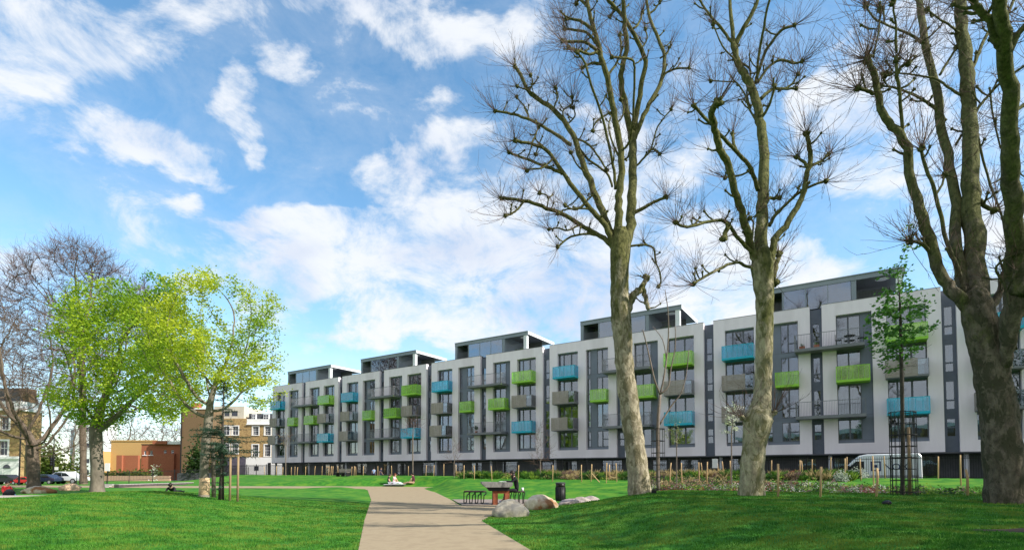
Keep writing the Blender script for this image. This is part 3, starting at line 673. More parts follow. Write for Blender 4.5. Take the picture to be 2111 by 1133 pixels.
for (px, pt, Y, kind, lb) in ((43, 878, 57, 'lamp', 'tall black lamp post beside the far left house'), (112, 892, 68, 'signal', 'dark pole carrying traffic light heads behind the bare tree')):
    p = at(px, pt, Y); t = thing('lamp_post' if kind == 'lamp' else 'traffic_light', lb, 'lamp post' if kind == 'lamp' else 'traffic light', (p.x, Y, 0))
    MB().tube([(0,0,0),(0,0,1),(0,0,p.z)], [.12,.08,.05], 8).build('pole', m_dark, t)
    if kind == 'lamp': MB().blob((0,0,p.z), .3, 10, 6, 0, (1,1,.6)).build('lamp_head', m_dark, t)
    else:
        hd = MB().box(-.25, .2, -.25, -.03, 2.4, 3.6).build('signal_head', m_dark, t)
        for i in range(3): MB().blob((-.02, -.26, 2.65+i*.34), .1, 8, 5, 0).build('lens', m_dglass, hd)
        MB().box(.25, .7, -.1, -.06, 1.9, 2.3).build('plate', m_sign, t)
# stone deck at the left edge
deck = thing('stone_deck', 'low stone deck with a shadow gap coloured in below, jutting from the left edge over the lawn', 'deck', (0,0,0))
pts = [at(-150, 1019.5, 24), at(60, 1019.8, 24), at(190, 1020.3, 23.2), at(45, 1031.5, 18.4), at(-150, 1036, 17.5)]
zt = .63; pl = []
for (px, py) in ((-150,1021),(60,1020),(192,1020.5),(100,1027),(46,1032.5),(-150,1036)):
    d = pdir(px, py); k = (zt-EYE)/d.z; pl.append((d.x*k, d.y*k))
mb = MB(); n = len(pl)
mb.face([(x, y, zt) for x, y in pl][::-1]); mb.face([(x, y, zt-.10) for x, y in pl])
for i in range(n): a, b = pl[i], pl[(i+1)%n]; mb.face([(*a, zt-.10), (*b, zt-.10), (*b, zt), (*a, zt)])
mb.build('deck_top', mat('deck_stone', (.33,.27,.24), (.45,.38,.34), scale=3, rough=.9), deck)
cx = sum(p[0] for p in pl)/n; cy = sum(p[1] for p in pl)/n
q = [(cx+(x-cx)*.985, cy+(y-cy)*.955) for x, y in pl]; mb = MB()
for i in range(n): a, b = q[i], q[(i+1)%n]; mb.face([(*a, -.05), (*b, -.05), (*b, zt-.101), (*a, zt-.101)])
mb.build('deck_gap_skirt', mat('deck_gap_shade', (.05,.06,.04), (.09,.10,.07), scale=3), deck)  # dark colour paints in the shade of the gap under the deck
# ------------------------------------------------------------ timber stakes
m_stake = mat('pale_stake_timber', (.42,.27,.13), (.58,.40,.22), scale=6, rough=.85, stretch=(1,1,.15), rand=.15)
STK = [(546,961,978),(570,960,978),(583,962,978),(601,962,979),(608,961,979),(613,962,979),(630,961,979),(649,960,979),(664,960,979),(674,960,979),(678,960,979),(682,960,979),(686,960,979),
 (697,960,979),(725,961,979),(730,960,979),(734,961,979),(749,960,980),(779,960,980),(808,959,980),(842,960,980),(878,958,980),(894,958,981),(915,956,981),
 (940,957,983),(956,958,986),(978,958,987),(1014,959,990),(1068,958,992),(1139,958,992),(1199,957,993),(1218,956,992),(1250,953,995),(1257,957,988),(1271,954,993),
 (1381,953,1004),(1394,952,976),(1406,953,1004),(1442,952,1003),(1447,953,975),(1457,951,1002),(1481,952,982),(1491,950,983),(1507,949,1011),(1590,948,972),(1604,955,1023),
 (1649,948,982),(1654,949,984),(1673,946,981),(1691,961,1025),(1713,942,986),(1741,944,989),(1745,941,986),(1775,945,990),(1801,939,1001),(1806,964,1027),(1824,939,982),(1933,940,974),(1981,937,1001),(1995,967,1034)]
stake_me = []
for i in range(4):
    mb = MB(); mb.tube([(0,0,-.3),(.01*(i-1),0,.7),(0,.01*i,1.0)], [.035,.034,.033], 7, lump=.06); stake_me.append(mb.mesh('timber_stake', [m_stake], True))
for i, (px, y0, y1) in enumerate(STK):
    q = hit(px, y1, 18)
    far = y1 < 984 and px < 1700
    if far or q is None or wdist(q.x, q.y) < 8.6: q = onfence(px, 8.9)
    d = pdir(px, y0); top = EYE+d.z/d.y*q.y; hh = max(.9, min(2.3, top-q.z))
    grp = 'stakes along the far lawn' if px < 930 else ('stakes in front of the railings' if px < 1300 else 'stakes round the planting bed')
    if px < 930:
        lb = ('thin stake at the far lawn edge left of the budding young tree' if px < 589 else 'thin stake at the far lawn edge right of the budding young tree' if px < 640 else
              'thin stake in the row between the budding tree and the tight cluster of stakes' if px < 670 else 'thin stake of the tight cluster left of the timber bench' if px < 700 else
              'thin stake just right of the timber bench' if px < 740 else 'thin stake between the bench and the two walkers behind the railings' if px < 790 else
              'thin stake behind the picnic rug sitters' if px < 860 else 'thin stake right of the person sitting alone on the far lawn')
    elif px < 1300: lb = ('stake in the tussock strip directly behind the slatted stool' if px < 990 else 'stake in the tussock strip behind the stone table' if px < 1100 else 'stake in the tussock strip behind the litter bin' if px < 1210 else 'stake in the close group left of the leaning plane trunk')
    else: lb = ('timber stake between the leaning plane and the olive leaved tree' if px < 1410 else 'timber stake between the olive leaved tree and the blossom tree' if px < 1500 else
              'timber stake between the middle plane and the van' if px < 1720 else 'timber stake standing in front of the parked van')
    if px == 1691: lb = 'near timber stake at the front edge of the bed, right of the middle plane tree'
    if px == 1604: lb = 'near timber stake just right of the middle plane tree trunk'
    if px == 1806: lb = 'short reddish stake in front, immediately left of the caged young tree'
    if px == 1801: lb = 'tall leaning stake behind the short one left of the caged young tree'
    if px == 1995: lb = 'near short stake left of the biggest right hand trunk'
    if px == 1981: lb = 'tall stake on the bright grass between the cage and the biggest trunk'
    if px == 1933: lb = 'distant stake against the railings on the bright grass right of the cage'
    if px == 1507: lb = 'stake supporting the white blossom tree left of the middle plane'
    o = obj('timber_stake', stake_me[i % 4], None, q, (R(rnd.uniform(-2.5,2.5)), R(rnd.uniform(-4,4)), rnd.uniform(0,6)))
    fat = 1.0 if q.y > 45 else 1.15
    o.scale = (fat, fat, hh); tag(o, lb, 'stake', grp)
for (xa, ya, xb, yb, lb) in ((1219, 974, 1238, 993, 'diagonal brace pole leaning from a stake near the litter bin'), (1741, 975, 1724, 990, 'short pale prop leaning against a stake in front of the van')):
    q = hit(xb, yb, 18) or onfence(xb, 9); d = pdir(xa, ya); p = Vector((d.x/d.y*(q.y+.1), q.y+.1, EYE+d.z/d.y*q.y))
    o = MB().tube([(0,0,-.1), tuple(p-q)], [.04,.035], 6).build('brace_pole', m_stake); o.location = q; tag(o, lb, 'pole')
# ------------------------------------------------------------ litter bin
q = hit(1155.5, 1030, 20)
q = Vector((at(1155.5, 1030, 30.5).x, 30.5, 0)); b_ = thing('litter_bin', 'black cylindrical litter bin standing on the grass behind the boulders', 'litter bin', q)
MB().tube([(0,0,0),(0,0,.05),(0,0,.78)], [.27,.29,.29], 24).build('body', m_dark, b_, True)
MB().tube([(0,0,.785),(0,0,.97)], [.275,.275], 24).build('hood', mat('bin_hood', (.03,.022,.022), rough=.35), b_, True)
MB().tube([(0,0,.972),(0,0,1.03),(0,0,1.05)], [.30,.30,.24], 24).build('lid', mat('bin_lid', (.06,.06,.06), rough=.4), b_)
mb = MB()
for k in range(7):
    a0 = R(-118+8*k); a1 = R(-118+8*(k+1)); r = .283
    mb.face([(r*math.cos(a0), r*math.sin(a0), .84), (r*math.cos(a1), r*math.sin(a1), .84), (r*math.cos(a1), r*math.sin(a1), .91), (r*math.cos(a0), r*math.sin(a0), .91)])
mb.build('slot', mat('bin_slot', (.002,.002,.002)), b_)
mb = MB()
for k in range(20):
    a0 = 2*math.pi*k/20; mb.box(.295*math.cos(a0)-.008, .295*math.cos(a0)+.008, .295*math.sin(a0)-.008, .295*math.sin(a0)+.008, .06, .76)
mb.build('ribs', m_dark, b_)['kind'] = 'stuff'
# ------------------------------------------------------------ picnic table and stools
m_corten = mat('rusty_steel', (.20,.055,.025), (.32,.10,.045), scale=7, rough=.8, bump=.002)
m_conc = mat('concrete_top', (.14,.135,.125), (.24,.23,.215), scale=9, rough=.85)
TY = 26.8
tp = at(1030, 1030, TY); tb = thing('park_table', 'heavy stone topped table on rust coloured slab legs with a person working at it', 'table', (tp.x, TY, 0), R(8))
tb.scale = (.86, .95, 1.33)
MB().prism([(-1.1,.80),(-.85,.66),(.60,.66),(.72,.74),(.72,.84),(-1.1,.87)], -.42, .42).build('table_top', m_conc, tb)
MB().prism([(-.62,.52),(.50,.52),(.58,.655),(-.8,.655)], -.3, .3).build('underframe', m_dark, tb)
MB().box(-.42, .56, -.22, .22, .42, .519).build('cross_beam', m_corten, tb)
for x in (-.42, .28): MB().box(x, x+.28, -.28, .28, 0, .419).build('leg', m_corten, tb)
m_slat = mat('dark_slat_timber', (.055,.035,.035), (.10,.07,.065), scale=8, rough=.6)
def stool(px, py, Y, w, rz, label):
    p = at(px, py, Y); t = thing('slatted_stool', label, 'stool', (p.x, Y, 0), rz)
    sl = MB().box(-w/2, w/2, -.03, .03, .44, .475).mesh('slat', [m_slat])
    for i in range(6): obj('slat', sl, t, (0, -.2+i*.08, 0))
    lg = MB(); 
    lg.bar((-.0,-.2,.42),(-.0,-.2,.0),.035); lg.bar((0,-.2,.02),(0,.0,.02),.035); lg.bar((0,-.2,.425),(0,.22,.425),.03); lg.bar((0,.0,.02),(0,.05,.30),.035); lg.bar((0,.05,.3),(0,.22,.35),.035); lg.bar((0,.22,.35),(0,.22,.42),.035)
    me = lg.mesh('leg', [m_dark])
    for i in range(4): obj('leg', me, t, (-w/2+.05+(w-.1)*i/3, 0, 0), (0,0,R(-18)))
    return t
stool(979, 1030, 27.7, 1.0, R(-14), 'low slatted bench stool on four bent black legs, left of the stone table').scale = (1.05, 1.1, 1.4)
stool(1066, 1030, 27.6, .8, R(2), 'slatted stool with bent black legs under the seated person').scale = (1, 1.1, 1.36)
o = MB().tube([(0,0,0),(0,0,.18)], [.06,.07], 12).build('white_cup', m_sign, None, True); o.location = (tp.x+1.18, TY+.75, .65); tag(o, 'small pale cup standing on the stool behind the seated person', 'cup')
o = MB().box(-.18,.18,-.13,.13,0,.015).build('open_book', mat('paper', (.8,.8,.78))); o.location = (tp.x+.15, TY-.02, 1.155); o.rotation_euler = (R(1),R(2),R(15)); tag(o, 'open white book lying on the stone table', 'book')
# bench on the far lawn
q = onfence(710, 9.6); bn = thing('timber_bench', 'brown timber bench with slatted back facing the lawn in front of the railings', 'bench', q, FROT)
for i in range(3): MB().box(-1.0, 1.0, .02+i*.01, .05+i*.01, .50+i*.14, .60+i*.14).build('back_slat', m_wood, bn)
for i in range(4): MB().box(-1.0, 1.0, -.48+i*.12, -.38+i*.12, .42, .45).build('seat_slat', m_wood, bn)
for x in (-.9, 0, .84): MB().box(x, x+.06, -.46, .06, 0, .418).build('leg', m_dark, bn)
# ------------------------------------------------------------ boulders
def boulder(px, py, Y, sx_, sy_, sz_, m, label, seed, rz=0, sink=.25):
    p = at(px, py, Y); z = terrain(p.x, Y); bm = bmesh.new(); bmesh.ops.create_icosphere(bm, subdivisions=4, radius=1)
    sd = Vector((seed*7.3, seed*3.1, seed*1.7)); rr = random.Random(seed)
    pls = [(Vector((rr.uniform(-1,1), rr.uniform(-1,1), rr.uniform(-.2,1))).normalized(), rr.uniform(.66,.9)) for _ in range(12)]
    for v in bm.verts:
        d = v.co.normalized(); v.co = d*(1+.2*noise.noise(d*1.4+sd)+.04*noise.noise(d*6+sd))
        for nn, k in pls:
            e = v.co.dot(nn)-k
            if e > 0: v.co -= nn*e*.85
        v.co += d*(.03*noise.noise(d*9+sd)+.02*noise.noise(d*20+sd))
        v.co.x *= sx_; v.co.y *= sy_; v.co.z *= sz_
    me = bpy.data.meshes.new('boulder'); bm.to_mesh(me); bm.free(); me.materials.append(m); me.polygons.foreach_set('use_smooth', [True]*len(me.polygons))
    o = obj('boulder', me, None, (p.x, Y, z+sz_*.42), (0,0,rz)); tag(o, label, 'boulder'); return o
m_rock1 = mat('grey_tan_rock', (.24,.21,.165), (.50,.45,.35), scale=5, rough=.95, bump=.05, bscale=16, c3=(.20,.19,.17), detail=12)
m_rock2 = mat('cream_ochre_rock', (.42,.34,.24), (.68,.60,.46), scale=4, rough=.9, bump=.05, bscale=14, c3=(.26,.12,.05), detail=12)
m_rock3 = mat('purple_grey_rock', (.24,.19,.18), (.44,.37,.34), scale=6, rough=.9, bump=.04, bscale=16, detail=12)
boulder(1054, 1045, 19.6, .73, .55, .46, m_rock1, 'big rounded grey tan boulder nearest the path', 3)
boulder(1120, 1040, 23.2, .80, .6, .45, m_rock2, 'cream and ochre boulder just behind the nearest one', 5, .2)
boulder(1180, 1034, 25.6, .75, .45, .26, m_rock3, 'flat pinkish boulder in front of the litter bin', 8, .1)
boulder(1197, 1028, 27.6, .52, .4, .27, m_rock3, 'small purple grey boulder right of the litter bin', 11, .3)
boulder(1218, 1024, 28.6, .55, .4, .25, m_rock3, 'last small boulder at the right end of the boulder row', 14, .1)
boulder(82, 1012, 40, 1.25, .8, .42, m_rock2, 'smooth pale boulder on the grass below the bare tree at left', 17)
boulder(143, 1010, 46, .9, .7, .5, mat('tan_rock', (.50,.34,.22), (.62,.45,.30), scale=3, rough=.9, bump=.02), 'tan boulder left of the maple trunk', 20)
# ------------------------------------------------------------ vehicles
m_vanw = mat('white_van_paint', (.75,.77,.80), rough=.25, spec=.6); m_tyre = mat('tyre_rubber', (.02,.02,.02), rough=.9); m_rim = mat('wheel_rim', (.3,.3,.32), rough=.4)
m_vglass = mat('vehicle_glass', (.015,.02,.025), rough=.05, spec=.8)
wheel_me = MB().tube([(0,0,0),(0,.2,0)], [.33,.33], 20).mesh('wheel', [m_tyre]); rim_me = MB().tube([(0,-.01,0),(0,.1,0)], [.2,.2], 14).mesh('rim', [m_rim])
def vehicle(name, label, cat, loc, rz, prof, wd, m, wins, wheels, lamps=(), glass=m_vglass):
    t = thing(name, label, cat, loc, rz)
    b = MB().prism(prof, 0, wd).build('body', m, t); bevel(b, .09, 3)
    for (poly, nm) in wins:
        MB().face([(x, -.008, z) for x, z in poly]).build(nm, glass, t); MB().face([(x, wd+.008, z) for x, z in poly][::-1]).build(nm, glass, t)
    for x in wheels:
        for y in (-.02, wd-.18):
            w_ = obj('wheel', wheel_me, t, (x, y, .33)); obj('rim', rim_me, w_, (0, 0 if y < 0 else .12, 0))
    return t
q = onfence(1704, 4.6); q.z = .47
van = vehicle('parked_van', 'white high roofed van parked on the street behind the railings, right of the caged sapling bed', 'van', q, FROT,
  [(0.05,.38),(0,.80),(.12,1.02),(.95,1.24),(1.72,2.10),(2.05,2.36),(2.5,2.46),(5.55,2.50),(5.7,2.3),(5.72,.38)], 2.0, m_vanw,
  [([(1.22,1.34),(2.35,1.34),(2.35,1.95),(1.85,1.95)],'side_window')], (.95, 4.6))
tag(van, label='white high roofed van parked behind the railings, left of the caged young tree')
mb = MB(); mb.face([(.99,.12,1.262),(.99,1.88,1.262),(1.70,1.78,2.062),(1.70,.22,2.062)][::-1]); ws = mb.build('windscreen', m_vglass, van); ws.location = (-.02, 0, .03)
MB().box(-.06,.25,-.012,2.012,.35,.58).build('bumper', mat('grey_bumper', (.06,.06,.065)), van)
for y in (.12, 1.6): MB().box(-.03,.2,y,y+.28,.78,.98).build('headlight', m_rim, van)
MB().box(1.25,1.45,-.28,-.03,1.35,1.65).build('mirror', m_dark, van)
for x in (2.5, 3.9): MB().box(x, x+.02, -.006, -.001, .5, 2.2).build('door_seam', m_rim, van)
MB().box(2.55,5.5,-.02,-.001,.85,.95).build('rub_strip', m_rim, van)
lg = MB()
for (a, b, c, d) in ((2.75,3.35,1.25,1.33),(2.75,3.35,1.87,1.95),(2.75,2.83,1.33,1.87),(3.27,3.35,1.33,1.87),(2.95,3.15,1.5,1.7)): lg.box(a, b, -.014, -.004, c, d)
lg.build('square_logo', mat('livery_blue', (.03,.04,.12)), van)
cu = bpy.data.curves.new('lettering', 'FONT'); cu.body = 'NOX'; cu.size = .62; cu.extrude = .004; t_ = bpy.data.objects.new('tmp', cu); COL.objects.link(t_); me = bpy.data.meshes.new_from_object(t_.evaluated_get(bpy.context.evaluated_depsgraph_get())); bpy.data.objects.remove(t_); me.materials.clear(); me.materials.append(MATS['livery_blue']); to = obj('lettering', me)
to.parent = van; to.location = (3.5, -.012, 1.35); to.rotation_euler = (math.pi/2, 0, 0)
CARP = [(0,.35),(0,.72),(.15,.82),(1.0,.92),(1.55,1.36),(1.9,1.45),(3.0,1.43),(3.7,1.0),(4.1,.92),(4.2,.5),(4.1,.35)]
CARW = [([(1.2,.95),(2.15,.95),(2.15,1.36),(1.65,1.33)],'side_window'), ([(2.22,.95),(3.35,.95),(2.95,1.35),(2.22,1.37)],'side_window')]
for (px, Y, m, lb, rz, sz) in ((92, 64, m_vanw, 'white parked car behind the left boulders', 170, 1), (54, 62, mat('dark_blue_paint', (.02,.03,.06), rough=.25, spec=.6), 'dark blue parked car between the bare tree trunk and the lamp post', 0, 1),
        (18, 60, mat('red_paint', (.55,.02,.02), rough=.3, spec=.6), 'red parked car in front of the far left house', 0, 1), (-32, 60, mat('black_paint', (.02,.02,.025), rough=.25, spec=.6), 'black parked car at the left edge beside the red one', 0, 1)):
    p = at(px, 1000, Y); w_ = 1.7
    c = vehicle('parked_car', lb, 'car', (p.x+(4.2 if rz else 0), Y+(1.7 if rz else 0), terrain(p.x, Y)), R(180) if rz else 0, CARP, w_, m, CARW, (.8, 3.35))
    c.scale = (.62 if px == 18 else .8,)*3 if px in (18, 54, -32) else (1,1,1)
# ------------------------------------------------------------ people
m_skin = mat('skin', (.55,.33,.24), rough=.6); m_hair = mat('dark_hair', (.02,.013,.01), rough=.5); m_hairr = mat('auburn_hair', (.14,.035,.015), rough=.5)
def cloth(n, c): return mat(n, c, tuple(min(1, x*1.25+.004) for x in c), scale=12, rough=.9)
def person(label, loc, rz, J, sk, hair=m_hair, long=False, sc=1.0):
    """J: name -> (pos, radius, slot); E: bones. slots index sk materials"""
    E = [('pelvis','belly'),('belly','chest'),('chest','neck'),('neck','head'),('head','crown')]
    for s in 'LR': E += [('chest','sh'+s),('sh'+s,'el'+s),('el'+s,'wr'+s),('wr'+s,'pa'+s),('pelvis','hi'+s),('hi'+s,'kn'+s),('kn'+s,'an'+s),('an'+s,'to'+s)]
    J = dict(J)
    for s in 'LR':
        w = Vector(J['wr'+s][0]); e = Vector(J['el'+s][0]); d = (w-e).normalized(); sl = J['wr'+s][2]; sd = d.cross(Vector((0,0,1))); sd = sd.normalized() if sd.length > .1 else Vector((0,1,0))
        pa = w+d*.07; J['pa'+s] = (pa, .024, sl)
        for i, (o_, ln) in enumerate(((-.03,.07),(-.01,.082),(.01,.078),(.03,.062))):
            J['f%d%s' % (i, s)] = (pa+sd*o_+d*ln+Vector((0,0,-.015)), .008, sl); E.append(('pa'+s, 'f%d%s' % (i, s)))
        J['th'+s] = (w+d*.05+sd*.055, .010, sl); E.append(('wr'+s, 'th'+s))
    names = list(J); idx = {n: i for i, n in enumerate(names)}
    me = bpy.data.meshes.new('person'); me.from_pydata([tuple(J[n][0]) for n in names], [(idx[a], idx[b]) for a, b in E], [])
    o = bpy.data.objects.new('tmp', me); COL.objects.link(o); sm = o.modifiers.new('s', 'SKIN'); sm.use_smooth_shade = True
    for i, n in enumerate(names): v = me.skin_vertices[0].data[i]; r = J[n][1]; v.radius = (r, r) if isinstance(r, float) else r; v.use_root = n == 'pelvis'
    ss = o.modifiers.new('u', 'SUBSURF'); ss.levels = 2; ss.render_levels = 2
    dg = bpy.context.evaluated_depsgraph_get(); m2 = bpy.data.meshes.new_from_object(o.evaluated_get(dg)); bpy.data.objects.remove(o)
    m2.materials.clear()
    for m in sk: m2.materials.append(m)
    for p_ in m2.polygons:
        c = p_.center; best = (9, 0)
        for a, b in E:
            A, B = Vector(J[a][0]), Vector(J[b][0]); t = max(0, min(1, (c-A).dot(B-A)/max(1e-9, (B-A).length_squared))); dd = (c-A-(B-A)*t).length-(J[a][1]+(J[b][1]-J[a][1])*t)
            if dd < best[0]: best = (dd, J[b][2] if t > .5 else (J[a][2] if J[a][2] != 0 or J[b][2] == 0 else J[b][2]))
        p_.material_index = best[1]; p_.use_smooth = True
    root = obj('person', m2, None, loc, (0,0,rz)); root.scale = (sc,)*3; tag(root, label, 'person')
    h = Vector(J['head'][0]); cr = Vector(J['crown'][0]); up = (cr-h).normalized(); fw = Vector(J['_f'][0]) if '_f' in J else Vector((1,0,-.2)).normalized()
    fw = (fw-up*fw.dot(up)).normalized(); sd = up.cross(fw)
    mb = MB(); mb.blob(h+up*.045-fw*.03, .112, 14, 9, .08, (1,.95,1.02))
    if long: mb.tube([h+up*.03-fw*.05, h-up*.1-fw*.085, h-up*.24-fw*.08], [.1,.085,.03], 10)
    mb.build('hair', hair, root, True)
    mb = MB(); mb.blob(h+fw*.118-up*.01, .018, 6, 5, 0, (1,.8,1.2)); 
    for s in (-1, 1): mb.blob(h+sd*.098*s-up*.01, .024, 6, 5, 0, (.6,.5,1.2))
    mb.build('nose_and_ears', m_skin, root, True)
    mb = MB()
    for s in (-1, 1): mb.blob(h+fw*.099+sd*.035*s+up*.018, .011, 6, 5, 0)
    mb.build('eyes', m_hair, root, True)
    mb = MB(); mb.blob(h+fw*.1-up*.05, .018, 6, 4, 0, (.6,1.5,.4)); mb.build('mouth', mat('lips', (.35,.12,.1)), root, True)
    return root
def joints(pel, belly, chest, neck, head, crown, **k):
    J = dict(pelvis=(Vector(pel), .125, 2), belly=(Vector(belly), .11, 1), chest=(Vector(chest), .13, 1), neck=(Vector(neck), .055, 0), head=(Vector(head), .098, 0), crown=(Vector(crown), .085, 0))
    for s in 'LR':
        y = 1 if s == 'L' else -1
        g = lambda n: Vector((k[n][0], k[n][1]*y if len(k[n]) == 3 else 0, k[n][2]))
        for n, r, sl in (('sh',.062,1),('el',.043,3),('wr',.029,3),('hi',.095,2),('kn',.065,2),('an',.042,4),('to',.035,5)):
            key = n+s if n+s in k else n
            v = k[key]; J[n+s] = (Vector((v[0], v[1]*y if key == n else v[1], v[2])), r, sl)
    return J
# slots: 0 skin, 1 top, 2 trousers, 3 sleeves, 4 shins, 5 shoes
blk = cloth('black_cloth', (.012,.012,.016)); wht = cloth('white_cloth', (.65,.65,.68)); pnk = cloth('pale_pink_cloth', (.62,.42,.45)); plum = cloth('plum_cloth', (.07,.015,.03)); navy = cloth('navy_cloth', (.02,.025,.06)); redc = cloth('red_cloth', (.45,.03,.03)); blu = cloth('light_blue_cloth', (.3,.4,.6))
def lean(f, z): return z
seat = joints((0,0,.56),(.05,0,.74),(.12,0,.96),(.20,0,1.12),(.27,0,1.22),(.25,0,1.32), sh=(.12,.16,1.03), el=(.26,.20,.90), wr=(.50,.12,.92), hi=(.05,.09,.54), kn=(.46,.10,.54), an=(.62,.10,.12), to=(.78,.10,.07))
pt = at(1068, 1030, 27.5)
person('seated person in black with dark hair reading at the stone table', (pt.x, 27.45, 0), R(184), seat, [m_skin, blk, blk, blk, m_skin, wht], long=True, sc=1.27)
def ground_pt(px, py):
    q = hit(px, py, 40); return q if q else onfence(px, 10)
sit = joints((0,0,.12),(-.01,0,.32),(.03,0,.52),(.08,0,.66),(.13,0,.76),(.12,0,.86), sh=(.03,.16,.58), el=(.16,.22,.36), wr=(.30,.14,.22), hi=(.06,.09,.11), kn=(.42,.16,.16), an=(.75,.10,.07), to=(.86,.12,.10))
sit2 = joints((0,0,.12),(-.02,0,.32),(0,0,.52),(.05,0,.66),(.12,0,.75),(.12,0,.85), sh=(0,.16,.58), el=(.06,.22,.34), wr=(.24,.20,.16), hi=(.06,.09,.12), kn=(.34,.24,.20), an=(.30,-.05,.08), to=(.42,-.10,.08))
k1 = ground_pt(801, 998.6); k2 = ground_pt(812, 998.6); k3 = ground_pt(853, 998.2)
person('person in a black top sitting on the lawn, leftmost of the two sitting together', k1, R(10), sit2, [m_skin, blk, wht, m_skin, m_skin, blu], sc=1.25)
person('long auburn haired person in pale pink sitting on the lawn, legs stretched to the right', k2, R(-12), sit, [m_skin, pnk, wht, m_skin, wht, wht], m_hairr, True, 1.25)
person('person in a plum T shirt sitting alone on the lawn facing left', k3, R(170), sit, [m_skin, plum, m_skin, m_skin, m_skin, blk], sc=1.3)
q = ground_pt(818, 999); o = MB().box(-1.2,1.0,-.7,.7,0,.015).build('picnic_rug', wht, None); o.location = q+Vector((0,-.1,.012)); tag(o, 'white picnic rug under the two people sitting on the far lawn', 'rug')
stand = lambda st: joints((0,0,.93),(0,0,1.12),(.02,0,1.34),(.03,0,1.50),(.05,0,1.62),(.05,0,1.71), sh=(.02,.18,1.41), el=(-.02,.23,1.14), wrL=(.16,.22,.92), wrR=(-.04,-.22,.88), hi=(0,.09,.90), knL=(.12+st,.09,.50), knR=(-.04,-.09,.50), anL=(.18+st,.09,.09), anR=(-.26,-.09,.11), toL=(.34+st,.10,.05), toR=(-.12,-.10,.04))
for (px, rz, top, tr, lb) in ((771, 150, blu, navy, 'walker in a light shirt behind the railings, left one of two'), (785, 20, navy, navy, 'walker in dark clothes behind the railings, right one of two')):
    q = onfence(px, 5.5); q.z = .47; person(lb, q, FROT+R(rz), stand(.05), [m_skin, top, tr, m_skin, tr, blk])
q = hit(353, 1017, 12, 60); 
recl = joints((.55,0,.1),(.35,0,.17),(.12,0,.27),(.03,0,.38),(-.01,0,.48),(-.05,0,.575), sh=(.1,.18,.33), el=(-.12,.22,.06), wr=(.08,.20,.05), hi=(.62,.09,.1), kn=(1.0,.10,.13), an=(1.4,.10,.07), to=(1.46,.10,.15))
q.y += 4.2; q.x = (353-1055.5)/F*q.y
person('dark haired person in black lying propped on elbows behind the lawn crest', (q.x, q.y, terrain(q.x, q.y)-.02), R(100), recl, [m_skin, blk, blk, blk, blk, blk])
qx = at(12, 1017, 27.5)
person('person in a red jacket crouching behind the stone deck at the left edge', (qx.x, 27.5, terrain(qx.x, 27.5)-.02), R(-20), sit, [m_skin, redc, blu, redc, blu, wht])
o = MB().blob((0,0,.2), .26, 10, 7, .15, (1,.8,1)).build('rucksack', blk, None, True); o.location = (qx.x+.45, 27.2, terrain(qx.x+.45, 27.2)); tag(o, 'black rucksack on the grass beside the person in red', 'bag')

# ------------------------------------------------------------ balcony things
def bal_pt(s, dy, z): return Vector((FO.x, FO.y, 0))+FD*s+FN*dy+Vector((0,0,z))
m_terra = mat('terracotta', (.30,.09,.04), (.38,.13,.06), scale=8)
def leafball(mb, c, r, n, sz, rr, up=.3):
    for _ in range(n):
        d = Vector((rr.gauss(0,1), rr.gauss(0,1), rr.gauss(0,1))); d.normalize(); p = Vector(c)+d*r*rr.uniform(.4,1); leaf(mb, p, sz*rr.uniform(.7,1.3), rr)
def leaf(mb, p, s, rr, mi=0):
    a = Vector((rr.uniform(-1,1), rr.uniform(-1,1), rr.uniform(-.4,.6))).normalized(); b = a.cross(Vector((rr.uniform(-1,1), rr.uniform(-1,1), rr.uniform(.2,1))).normalized()).normalized()
    k = len(mb.v); mb.v += [tuple(p), tuple(p+a*s*.5+b*s*.34), tuple(p+a*s), tuple(p+a*s*.5-b*s*.34)]; mb.f.append((k,k+1,k+2,k+3)); mb.mi.append(mi)
m_potgreen = leafmat('pot_plant_leaf', (.05,.11,.02), (.09,.17,.03))
for (s, z, rad, lb) in ((4*PER+11.3, 8.9, .42, 'bushy plant on the lime balcony above the van'), (4*PER+10.2, 8.9, .35, 'smaller potted plant on the lime balcony above the van'), (2*PER+7.6, 6.05, .25, 'potted plant on a grey balcony in the middle of the block')):
    t = thing('potted_plant', lb, 'plant', bal_pt(s, -.5, z+.16), FROT)
    MB().tube([(0,0,0),(0,0,.32)], [.13,.18], 12).build('pot', m_terra, t)
    mb = MB(); leafball(mb, (0,0,.55+rad*.6), rad, 260, .11, rnd); mb.build('foliage', m_potgreen, t)
for (s, lb) in ((4*PER+7.25, 'terracotta trough of plants on the left end of the upper grey balcony'), (4*PER+8.3, 'small terracotta pot on the upper grey balcony')):
    t = thing('flower_trough', lb, 'plant pot', bal_pt(s, -.9, 11.7+.23), FROT); MB().box(-.2,.2,-.1,.1,0,.22).build('trough', m_terra, t)
    mb = MB(); leafball(mb, (0,0,.3), .16, 60, .08, rnd); mb.build('foliage', m_potgreen, t)
